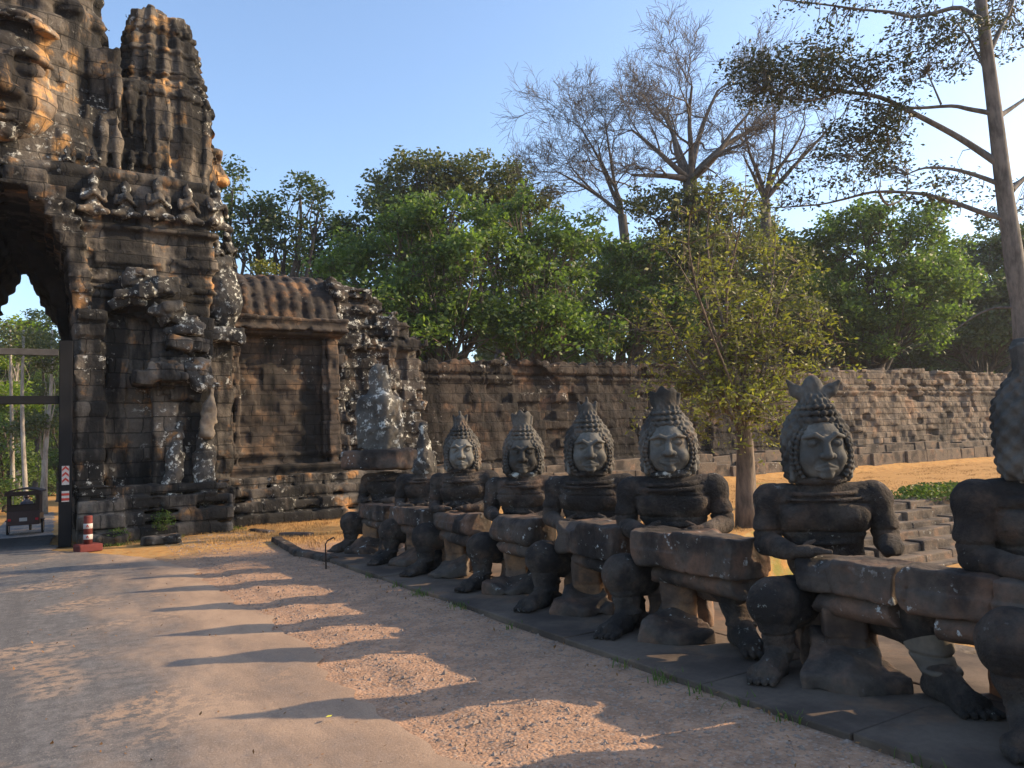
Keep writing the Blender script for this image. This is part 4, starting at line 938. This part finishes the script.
for i, (px, py, d, rx, rz, lab) in enumerate([(300, 290, 66, 80, 40, 'dark treetops low behind the gallery roof'), (440, 280, 70, 90, 60, 'dark foliage filling the gap under the olive treetops'), (560, 290, 72, 90, 60, 'dark foliage below the leafless trees'),
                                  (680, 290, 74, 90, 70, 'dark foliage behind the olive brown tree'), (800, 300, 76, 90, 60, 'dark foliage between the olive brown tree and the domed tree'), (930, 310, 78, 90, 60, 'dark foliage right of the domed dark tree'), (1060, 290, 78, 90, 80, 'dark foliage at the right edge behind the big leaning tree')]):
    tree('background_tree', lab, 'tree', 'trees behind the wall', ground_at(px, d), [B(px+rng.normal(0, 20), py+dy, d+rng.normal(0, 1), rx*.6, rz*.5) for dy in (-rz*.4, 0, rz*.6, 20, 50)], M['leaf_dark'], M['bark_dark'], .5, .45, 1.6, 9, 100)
    
# leafless trees
def bare(label, base, fork, tips, r0, seed, name='bare_tree', levels=4, twig=.011, spread=.55, first=None):
    """trunk to the fork, one big limb per tip, then recursive forking branches"""
    rs = np.random.default_rng(seed); o = empty(name, tuple(base)); tag(o, label, 'tree', 'leafless trees'); base = np.array(base, float)
    wood = MB(); fine = MB(); fk = np.array(fork, float)
    wood.tube(bend(base-[0, 0, .3], fk, 6, .03)-base, np.linspace(r0, r0*.7, 7), 9)
    def grow(a, d, L, r, lev):
        k = 5; P = [a]; dd = d.copy()
        for i in range(k):
            dd = dd+rs.normal(0, .19, 3)+np.array([0, 0, .02]); dd /= np.linalg.norm(dd); P.append(P[-1]+dd*L/k)
        P = np.array(P); r1 = max(r*.55, twig*.8)
        (wood if lev < 2 else fine).tube(P-base, np.linspace(r, r1, k+1), 6 if lev < 2 else 4 if lev < 3 else 3, False)
        if lev >= levels: return
        nb = 2 if lev < 2 else 4
        for j in range(nb+2):
            i = min(k, 1+int((j+1)*k/(nb+2)+rs.random()*.6)); ax = rs.standard_normal(3); ax -= ax.dot(dd)*dd; ax /= np.linalg.norm(ax)
            d2 = (P[i]-P[i-1]); d2 = d2/np.linalg.norm(d2)+ax*spread*(.8+.7*rs.random()); d2[2] += .04; d2 /= np.linalg.norm(d2)
            grow(P[i], d2, L*(.50+.28*rs.random()), max(r1*(.55+.25*rs.random()), twig), lev+1)
    for t in tips:
        t = np.array(t, float); s0 = fk+(t-fk)*.0; k = 5; P = bend(s0, t, k, .07)
        rr = np.linspace(r0*.36, r0*.11, k+1); wood.tube(P-base, rr, 7, False)
        L = np.linalg.norm(t-s0)
        for i in range(2, k+1):
            for q in range(1 if i < k else 3):
                ax = rs.standard_normal(3); d0 = P[i]-P[i-1]; d0 /= np.linalg.norm(d0); d2 = d0+ax*(.5 if i == k else .75); d2[2] += .05; d2 /= np.linalg.norm(d2)
                grow(P[i], d2, L*(.31+.17*rs.random()), rr[i]*.5, 1)
    wood.build('trunk', M['bark_bare'], o, True); fine.build('twigs', M['bark_bare'], o, True)
    return o
bd = 46
bare('tallest leafless tree with a wide fan of bare branches against the sky', ground_at(700, bd), at_depth(690, 180, bd),
     [at_depth(632, 130, bd), at_depth(655, 105, bd+2), at_depth(692, 86, bd-2), at_depth(718, 90, bd+2), at_depth(750, 112, bd), at_depth(632, 175, bd-2), at_depth(668, 115, bd+3), at_depth(740, 145, bd-3), at_depth(765, 128, bd+2)], .62, 3, levels=4)
bare('smaller leafless tree leaning left of the tallest bare tree', ground_at(640, bd+4), at_depth(622, 215, bd+4),
     [at_depth(582, 130, bd+4), at_depth(572, 168, bd+5), at_depth(598, 145, bd+3), at_depth(606, 128, bd+4), at_depth(558, 172, bd+4)], .42, 8, levels=4)
bare('leafless tree with curling branches behind the hanging leaves of the big tree', ground_at(790, bd+3), at_depth(765, 200, bd+3),
     [at_depth(745, 120, bd+3), at_depth(775, 110, bd+2), at_depth(805, 125, bd+4), at_depth(835, 120, bd+3), at_depth(800, 160, bd+3), at_depth(745, 160, bd+3)], .45, 12, levels=3)

# small yellow-green tree standing on the grass behind the giants
yb = on_ground(748, 527); o = empty('young_tree', tuple(yb)); tag(o, 'small airy yellow-green tree with peeling bark standing on the grass behind the giants', 'tree')
dd = float((RC.T @ (yb-[0, 0, EYE]))[2]*-1); wood = MB()
tr = [yb-[0, 0, .2], yb+[0, 0, .5], at_depth(745, 440, dd), at_depth(738, 395, dd), at_depth(730, 360, dd)]
wood.tube(np.array(tr)-yb, [.27, .21, .155, .12, .09], 10); LP = []
rs = np.random.default_rng(5)
ends = [(650, 300), (665, 250), (690, 215), (715, 195), (745, 200), (775, 235), (800, 265), (820, 320), (812, 370), (790, 400), (670, 350), (640, 330), (655, 390), (700, 260), (740, 250), (770, 300), (700, 320), (790, 335), (680, 400), (735, 300), (765, 360), (720, 410), (775, 420), (710, 370), (662, 425), (692, 440), (803, 428), (782, 445), (648, 360), (826, 345)]
for (px, py) in ends:
    e = at_depth(px, py, dd+rs.normal(0, .9)); s0 = tr[rs.integers(2, 5)]
    P = bend(s0, e, 6, .07); P[1:-1, 2] += .15; wood.tube(P-yb, np.linspace(.036, .008, 7), 5, False)
    for j in range(26):
        i = rs.integers(2, 7); a = P[i]; d = rs.standard_normal(3); d[2] = abs(d[2])*.3; L = .35+.5*rs.random(); d /= np.linalg.norm(d)
        b = a+d*L; Q = np.array([a, (a+b)/2+[0, 0, .05], b, b+d*.15*L-[0, 0, .2+.5*rs.random()]]); wood.tube(Q-yb, [.010, .007, .005, .003], 3, False)
        m = rs.integers(3, 34) if rs.random() < .74 else 0
        if not m: continue
        m = int(m); t = rs.random(m)[:, None]*2.6+.4; k0 = np.clip(t.astype(int), 0, 2); f = t-k0
        LP.append(Q[k0[:, 0]]*(1-f)+Q[np.clip(k0[:, 0]+1, 0, 3)]*f+rs.normal(0, .075, (m, 3)))
wood.build('trunk', M['bark_brown'], o, True); leaves_mesh('crown', np.concatenate(LP)-yb, .10, M['leaf_yellow'], o, aspect=.42)

# big tree at the right with long bare limbs and hanging clusters of dark leaves
D0 = 21.; bb = on_ground(1026, 476); bb = at_depth(1028, 478, D0); bb[2] = 0.
o = empty('big_tree', tuple(bb)); tag(o, 'big pale-barked tree at the right edge with long limbs reaching left over the wall', 'tree')
wood = MB(); A_ = lambda L, d=D0: np.array([at_depth(x, y, d+(k*.25)) for k, (x, y) in enumerate(L)])-bb
def smooth_path(P, m=4):
    t = np.arange(len(P)); tt = np.linspace(0, len(P)-1, (len(P)-1)*m+1); i = np.clip(tt.astype(int), 0, len(P)-2); f = (tt-i)[:, None]
    P0 = P[np.clip(i-1, 0, None)]; P1 = P[i]; P2 = P[i+1]; P3_ = P[np.clip(i+2, None, len(P)-1)]
    return .5*((2*P1)+(-P0+P2)*f+(2*P0-5*P1+4*P2-P3_)*f**2+(-P0+3*P1-3*P2+P3_)*f**3)
T_ = np.concatenate([[[0, 0, -.3]], np.array([at_depth(x, y, D0) for x, y in [(1024, 330), (1017, 280), (1010, 230), (1003, 180), (997, 130), (990, 75), (983, 20), (978, -40), (974, -110)]])-bb])
tp = smooth_path(T_); wood.tube(tp, np.interp(np.arange(len(tp)), [0, 4, 20, 36], [.36, .27, .19, .10]), 12)
limbs = [([(997, 163), (975, 148), (951, 133), (913, 113), (879, 97), (840, 91), (802, 84), (765, 74), (738, 62)], .13), ([(990, 113), (968, 109), (951, 106), (915, 108), (879, 104), (850, 100)], .09),
         ([(999, 184), (975, 175), (951, 169), (925, 168), (908, 174)], .09), ([(1003, 219), (980, 212), (961, 205), (935, 197), (913, 193), (874, 192), (845, 199), (816, 205), (768, 208)], .10),
         ([(984, 25), (961, 8), (935, 13), (913, 17), (890, 12), (865, 10), (820, 4), (783, 0)], .09), ([(1000, 116), (1012, 108), (1030, 96), (1060, 80)], .10), ([(1012, 190), (1024, 178), (1050, 160)], .10),
         ([(986, 60), (1000, 30), (1012, 5), (1020, -30)], .10), ([(1018, 308), (995, 308), (975, 316), (955, 330)], .05), ([(879, 192), (888, 205), (905, 196), (908, 176)], .05),
         ([(941, 104), (935, 90), (927, 72)], .04), ([(870, 100), (862, 85), (845, 70), (825, 55)], .05), ([(840, 92), (815, 100), (790, 98), (765, 90)], .04), ([(985, 70), (970, 40), (955, 20)], .05),
         ([(905, 108), (885, 120), (868, 135), (850, 155)], .04), ([(880, 104), (885, 125), (890, 150)], .035)]
for P, r in limbs:
    q = smooth_path(A_(P), 3); wood.tube(q, np.linspace(r*.8, .018, len(q)), 7, False)
LP = []
cl = [(760, 72, 32, 20, 1.2), (745, 60, 22, 12, .8), (790, 62, 30, 16, 1.2), (825, 52, 30, 20, 1.2), (800, 90, 45, 18, 1.2), (845, 75, 40, 22, 1.1), (880, 65, 30, 14, .7), (915, 70, 30, 14, .8), (945, 66, 28, 14, .9), (870, 125, 32, 22, 1.3), (845, 145, 30, 22, 1.1),
      (880, 155, 32, 24, 1.3), (858, 172, 24, 14, .8), (930, 35, 26, 12, .8), (960, 35, 34, 16, 1.), (990, 10, 40, 14, 1.), (850, 6, 30, 8, .8), (800, 2, 26, 8, .8), (920, 5, 36, 8, .9), (935, 178, 26, 10, .7), (960, 195, 30, 12, .6), (920, 195, 24, 10, .7), (1005, 215, 22, 14, .6),
      (840, 185, 26, 10, .5), (800, 200, 26, 8, .4), (775, 205, 18, 6, .4), (905, 30, 20, 8, .6), (1015, 35, 26, 20, .8), (895, 110, 24, 10, .7), (765, 95, 26, 10, .6), (790, 175, 30, 12, .3)]
allp = np.concatenate([smooth_path(A_(P), 3)+bb for P, r in limbs])
for (px, py, rx, ry, den) in cl:
    c = at_depth(px, py, D0+rs.normal(0, .8)+1.0); k = D0/FPX
    for j in range(int(den*(rx*ry)/22)+2):
        q = c+in_ball(1, .1)[0]*np.array([rx*k, 1.0, ry*k]); near = allp[np.argmin(((allp-q)**2).sum(1))]
        P = bend(near, q, 3, .12); wood.tube(P-bb, [.018, .012, .008, .004], 3, False)
        m = rs.integers(12, 38); LP.append(q+rs.normal(0, 1, (m, 3))*np.array([.22, .22, .08]))
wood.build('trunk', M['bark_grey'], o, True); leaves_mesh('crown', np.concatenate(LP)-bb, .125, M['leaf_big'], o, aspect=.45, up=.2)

# trees seen through the gate
gz = -1.2
for i, (px, d, lab, mt, bl, r0) in enumerate([
    (20, 58, 'sunlit yellow-green tree seen through the gate opening', 'leaf_lime', [(10, 350, 26, 18), (0, 375, 26, 20), (22, 330, 18, 12), (15, 400, 26, 20)], .22),
    (42, 50, 'thin pale trunk with leaning stem seen through the gate beside the tuk-tuk', 'leaf_olive', [(45, 390, 18, 14), (50, 360, 16, 16), (40, 425, 20, 16)], .12),
    (37, 62, 'dark straight trunk and foliage seen through the gate, left of the post', 'leaf_dark', [(38, 330, 20, 20), (45, 350, 24, 16), (30, 420, 30, 26)], .25),
    (58, 66, 'green tree just left of the black post beyond the gate', 'leaf_green', [(60, 400, 22, 26), (62, 440, 22, 26), (58, 470, 24, 22)], .2),
    (5, 54, 'bright green tree at the left edge beyond the gate', 'leaf_green', [(-5, 440, 30, 26), (0, 410, 24, 20), (10, 470, 26, 18), (5, 495, 24, 18)], .2),
    (25, 80, 'tree filling the view at the end of the road through the gate', 'leaf_green', [(25, 440, 40, 40), (25, 380, 40, 34), (20, 480, 44, 26), (50, 490, 30, 20)], .3),
    (-30, 60, 'olive tree hidden mostly by the left side of the gate', 'leaf_olive', [(-30, 380, 40, 34), (-20, 440, 40, 34), (-25, 330, 36, 26)], .3)]):
    tree('roadside_tree', lab, 'tree', 'trees beyond the gate', ground_at(px, d, gz), [B(x, y, d+rng.normal(0, 1.5), rx, rz) for x, y, rx, rz in bl], M[mt], M['bark_pale'] if i in (0, 1) else M['bark_dark'], r0, .26, .9, 24, 80)
for i, (x0, x1) in enumerate(((28, 24), (46, 52), (14, 10))):
    b0 = ground_at(x0, 46+i*3, gz); o = empty('slender_tree', tuple(b0)); tag(o, ['slender pale bare stem beyond the gate, leaning left', 'slender pale bare stem beyond the gate next to the post', 'slender pale bare stem at the left beyond the gate'][i], 'tree', 'slender stems beyond the gate')
    mb = MB(); mb.tube(bend((0, 0, -.3), at_depth(x1, 330, 46+i*3)-np.array(b0), 6, .02), np.linspace(.16, .07, 7), 7); mb.build('trunk', M['bark_pale'], o, True)
    Lp = np.concatenate([in_ball(250, .2)*[1.6, 1.6, 1.0]+(at_depth(x1+dx, 335+dy, 46+i*3)-np.array(b0)) for dx, dy in ((0, 0), (8, 12), (-10, 8))]); leaves_mesh('crown', Lp, .24, M['leaf_olive'], o)

# far tree line closing the horizon
def far_wood(name, a0, a1, dist, hgt, n, cat='trees'):   # one mass of treetops beyond the city wall
    th = R_(a0)+R_(a1-a0)*rng.random(n); r = dist*(1+.25*rng.random(n)); hh = hgt*(.55+.45*np.abs(vnoise(th*60, th*0, th*0+2)))*rng.random(n)**.6
    P = np.stack([np.sin(th)*r, np.cos(th)*r, -2.0+hh], 1)
    return leaves_mesh(name, P, 1.6, M['leaf_dark'], None, aspect=.8)
tag(far_wood('distant_wood', -60, 80, 105, 24, 70000), kind='stuff')
n = 26000; x = rng.uniform(4, 95, n); y = 31+5*rng.random(n)+x*.02; z = -.5+(5.6+1.6*vnoise(x*.5, x*0, x*0+5))*rng.random(n)**.7
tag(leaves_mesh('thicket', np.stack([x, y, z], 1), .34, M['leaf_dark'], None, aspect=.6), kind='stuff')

# ================================================================ TUK-TUK beyond the gate
tp0 = np.array(at_depth(23, 535.5, 34.)); ang = R_(0)
tk = empty('tuk_tuk', tuple(tp0), R_(-4)); tag(tk, 'maroon tuk-tuk with a canvas roof driving away through the gate', 'tuk-tuk'); tk.scale = (.86, 1, 1.08)
W_ = .72
mb = MB(); mb.box((-W_, -.0, .42), (W_, 2.0, .52)); mb.box((-W_, 0, .5), (W_, .06, .98)); mb.box((-W_, 0, .5), (-W_+.05, 2.0, .86)); mb.box((W_-.05, 0, .5), (W_, 2.0, .86)); mb.build('body', M['maroon'], tk, bevel=.02)
for x in (-W_+.03, W_-.03):
    for y in (.05, 1.95): mb = MB(); mb.tube([(x, y, .5), (x, y, 1.78)], .022, 8); mb.build('roof_post', M['chrome'], tk)
mb = MB()
for k in range(7):
    a0 = -1+2*k/7; a1 = -1+2*(k+1)/7; zf = lambda a: 1.92-.14*a*a
    mb.add([(a0*W_*1.12, -.15, zf(a0)), (a1*W_*1.12, -.15, zf(a1)), (a1*W_*1.12, 2.3, zf(a1)), (a0*W_*1.12, 2.3, zf(a0)), (a0*W_*1.12, -.15, zf(a0)-.05), (a1*W_*1.12, -.15, zf(a1)-.05), (a1*W_*1.12, 2.3, zf(a1)-.05), (a0*W_*1.12, 2.3, zf(a0)-.05)],
           [[0, 1, 2, 3], [7, 6, 5, 4], [0, 4, 5, 1], [2, 6, 7, 3], [0, 3, 7, 4], [1, 5, 6, 2]])
mb.box((-W_*1.12, -.16, 1.62), (W_*1.12, -.14, 1.80)); rf = mb.build('roof', M['canvas'], tk)
mb = MB(); mb.box((-W_, .0, .98), (W_, .03, 1.22)); mb.box((-W_, .0, 1.2), (-W_+.16, .03, 1.7)); mb.box((W_-.16, .0, 1.2), (W_, .03, 1.7)); mb.box((-W_, .02, .86), (-W_+.03, 1.3, 1.7)); mb.box((W_-.03, .02, .86), (W_, 1.3, 1.7)); mb.build('curtain', M['canvas'], tk)
mb = MB(); mb.box((-.6, .5, .52), (.6, 1.0, .80)); mb.box((-.6, .35, .7), (.6, .5, 1.25)); mb.build('seat', M['canvas'], tk, bevel=.04)
for x in (-W_-.06, W_+.06):
    wh = MB(); a = np.linspace(0, 2*math.pi, 25)[:-1]
    ring = [(x, .9+.27*math.cos(t), .29+.27*math.sin(t)) for t in np.linspace(0, 2*math.pi, 25)]; wh.tube(ring, .055, 8, False); wo = wh.build('wheel', M['rubber'], tk, True)
    hb = MB(); hb.tube([(x-.04, .9, .29), (x+.04, .9, .29)], .2, 16); hb.build('hub', M['chrome'], wo)
    mb = MB(); mb.box((x-.09, .55, .56), (x+.09, 1.25, .61)); mb.build('mudguard', M['maroon'], tk, bevel=.02)
for x in (-.6, .6): mb = MB(); mb.box((x-.07, -.03, .60), (x+.07, 0, .70)); mb.build('tail_light', M['lamp_red'], tk, bevel=.01)
mb = MB(); mb.box((-.17, -.015, .58), (.17, 0, .72)); mb.build('number_plate', M['reflect_white'], tk)
mb = MB(); mb.tube([(0, 2.0, .5), (0, 2.9, .55), (0, 3.4, .75)], .04, 8); mb.box((-.13, 2.7, .55), (.13, 3.5, .85)); ring = [(0, 3.0+.29*math.cos(t), .30+.29*math.sin(t)) for t in np.linspace(0, 2*math.pi, 25)]; mb.tube(ring, .05, 6, False); mb.build('motorbike', M['rubber'], tk)
# driver, seen from behind
dr = empty('person', tuple(tp0+np.array([.05, 3.05, .80])), 0); tag(dr, 'driver in a dark shirt seated at the front of the tuk-tuk', 'person')
def drv(p):
    d = cap(p, (0, 0, .12), (0, .06, .50), .15, .17, (1.15, .8, 1)); d = smin(d, ell(p, (0, .08, .78), (.09, .1, .125)), .04); d = smin(d, cap(p, (0, .06, .5), (0, .08, .7), .06, .055), .03)
    for s in (-1, 1): d = smin(d, U(cap(p, (s*.2, .06, .52), (s*.3, .2, .3), .06, .05), cap(p, (s*.3, .2, .3), (s*.28, .48, .32), .045, .035), cap(p, (s*.09, .0, .1), (s*.16, .42, .06), .09, .07), cap(p, (s*.16, .42, .06), (s*.15, .40, -.38), .06, .045)), .04)
    return d
sdf_mesh('body', drv, (-.45, -.25, -.48), (.45, .62, .98), .03, M['shirt'], dr)
hm = MB(); hm.lathe([(.001, .94), (.07, .925), (.115, .87), (.125, .80), (.12, .76), (.001, .76)], 14, (0, .08, 0)); hm.build('helmet', M['maroon'], dr, True)

# ================================================================ SMALL THINGS
# kerb stones and stake near the far end of the row
ksp = [((276, 541), (300, 556), .10), ((299, 555), (334, 562), .10), ((281, 536), (312, 536), .08), ((252, 531), (272, 533), .06)]
for i, (a, b, hh) in enumerate(ksp):
    p = on_ground(*a); q = on_ground(*b); L = np.linalg.norm(q-p); o = empty('kerb_stone', tuple((p+q)/2), math.atan2(q[1]-p[1], q[0]-p[0]))
    tag(o, ['long dark kerb stone lying slanted left of the far giant', 'dark kerb stone next to the bent iron stake', 'short kerb stone lying flat behind the slanted one', 'small low kerb stone nearest the gallery plinth'][i], 'kerb stone', 'loose kerb stones')
    sdf_mesh('stone', lambda v: box(v, (-L/2, -.10, -.05), (L/2, .10, hh), .03), (-L/2-.06, -.17, -.06), (L/2+.06, .17, hh+.06), .022, M['naga'], o, er(.012, 7))
sp = on_ground(326, 569); o = empty('iron_stake', tuple(sp)); tag(o, 'thin iron stake with a bent top standing by the far end of the plinth', 'stake')
mb = MB(); mb.tube([(0, 0, -.05), (0, 0, .38), (.03, 0, .43), (.14, .02, .47), (.16, .02, .44)], .012, 7); mb.build('rod', M['rust'], o, True)
for i, (px, py, sx_, sz_, lab) in enumerate([(191, 528, .42, .62, 'rounded dark boulder leaning against the gate plinth'), (162, 541, .38, .16, 'flat grey stone block lying in front of the boulder'), (112, 543, .3, .2, 'low block by the plinth corner behind the bollard'), (228, 530, .16, .14, 'small dark stone on the grass right of the boulder')]):
    g_ = on_ground(px, py+2); o = empty('boulder', tuple(g_)); tag(o, lab, 'stone', 'loose stones by the gate')
    f = (lambda v, sx_=sx_, sz_=sz_: ell(v, (0, 0, sz_*.42), (sx_, sx_*.8, sz_*.6))) if i in (0, 3) else (lambda v, sx_=sx_, sz_=sz_: box(v, (-sx_, -sx_*.6, -.03), (sx_, sx_*.6, sz_), .05))
    sdf_mesh('stone', f, (-sx_*1.3, -sx_*1.2, -.06), (sx_*1.3, sx_*1.2, sz_*1.3), .03, M['gate'] if i != 0 else M['body'], o, er(.05, 4))
# weeds and dry grass
def tuft_mesh(name, P, h_, w_, mat, spread=.05, n=12, parent=None):
    P = np.repeat(np.asarray(P, float), n, 0); m = len(P); P = P+np.concatenate([rng.normal(0, spread, (m, 2)), np.zeros((m, 1))], 1)
    d = rng.normal(0, .45, (m, 2)); L = h_*(.5+.9*rng.random(m))[:, None]; side = np.stack([-d[:, 1], d[:, 0]], 1); side /= np.linalg.norm(side, axis=1)[:, None]+1e-6
    mid = P.copy(); mid[:, :2] += d*L*.35; mid[:, 2] += L[:, 0]*.6; tip = P.copy(); tip[:, :2] += d*L*1.0; tip[:, 2] += L[:, 0]*.95; s3 = np.concatenate([side, np.zeros((m, 1))], 1)*w_
    V = np.stack([P-s3, P+s3, mid+s3*.8, mid-s3*.8, tip+s3*.1, tip-s3*.1], 1).reshape(-1, 3); k = 6*np.arange(m)[:, None]
    return mesh(name, V, np.concatenate([k+[0, 1, 2, 3], k+[3, 2, 4, 5]]), mat, parent, False)
def gp(n, x0, x1, y0, y1): x = rng.uniform(x0, x1, n); y = rng.uniform(y0, y1, n); return np.stack([x, y, terrain_z(x, y)], 1)
G1 = np.concatenate([gp(1300, 1.4, 9, 16.8, 20.9), gp(900, 4.2, 9, 14.5, 18), gp(3200, 7, 40, 11.8, 23), gp(700, 6.2, 12, 10.5, 15)])
G1 = G1[vnoise(G1[:, 0]*.8, G1[:, 1]*.8, G1[:, 0]*0) > -.15]
tag(tuft_mesh('dry_grass', G1, .055, .004, M['straw'], .10, 9), kind='stuff')
G2 = np.concatenate([gp(7, 3.84, 3.9, 2.5, 5.2), gp(30, 1.6, 2.6, 19.3, 19.7), gp(16, .9, 1.5, 18.9, 19.2), gp(20, 2.9, 4.2, 20.0, 20.8), gp(120, 14.5, 17.5, 11.9, 13.0), gp(8, 3.84, 3.9, 6, 12)])
tag(tuft_mesh('weeds', G2, .07, .005, M['grass'], .06, 16), kind='stuff')
for i, (px, py, Yp, r) in enumerate([(163, 520, 19.55, .22), (118, 537, 19.3, .2)]):
    p = at(px, py, Yp); o = empty('bush', (p[0], p[1], p[2]-r)); tag(o, ['small green weed bush growing from the middle of the gate plinth', 'low green weed bush at the foot of the gate plinth by the bollard'][i], 'bush')
    leaves_mesh('foliage', in_ball(420, .1)*[r*1.3, r*.7, r*1.1]+[0, 0, r], .06, M['grass'], o)
    mb = MB(); [mb.tube([(0, 0, 0), tuple(in_ball(1)[0]*[r, r*.6, r*.6]+[0, 0, r])], .006, 4) for _ in range(7)]; mb.build('stems', M['bark_dark'], o)
gb = on_ground(938, 497); gbx = empty('bush', tuple(gb)); tag(gbx, 'low bright green bush at the top of the laterite steps', 'bush')
leaves_mesh('foliage', in_ball(2600, .1)*[1.7, .9, .28]+[0, 0, .12], .10, M['grass'], gbx)
yb2 = at(217, 262, 23.4); gbx = empty('bush', tuple(at(265, 268, 24.6))); tag(gbx, 'tuft of yellow-green weeds sprouting on top of the ribbed gallery roof', 'bush')
leaves_mesh('foliage', in_ball(500, .1)*[.5, .35, .3], .10, M['leaf_yellow'], gbx)
# litter: fallen leaves on the shoulder and road
n = 620; P = np.concatenate([gp(420, -1.2, 3.85, 1.2, 17), gp(200, 3.5, 3.88, 1.2, 13)]); P[:, 2] += .035
tag(leaves_mesh('leaf_litter', P, .035, M['litter'], None, up=6), kind='stuff')
q = on_ground(329, 716, .04); yl = leaves_mesh('fallen_leaf', np.array([[0, 0, 0.]]), .10, M['yleaf'], None, up=9, aspect=.4); yl.location = tuple(q); tag(yl, 'single yellow leaf lying on the dusty road', 'leaf')

# ================================================================ AIR
hm_ = bpy.data.materials.new('haze_air'); hm_.use_nodes = True; t = hm_.node_tree; t.nodes.remove(t.nodes['Principled BSDF'])
pv = N(t, 'VolumePrincipled'); pv.inputs['Density'].default_value = HAZE; pv.inputs['Color'].default_value = (.88, .93, 1, 1); pv.inputs['Anisotropy'].default_value = .35
t.links.new(pv.outputs[0], t.nodes['Material Output'].inputs['Volume'])
mb = MB(); mb.box((-420, -420, -5.2), (420, 420, 45)); hz_ = mb.build('haze', hm_); tag(hz_, kind='stuff')
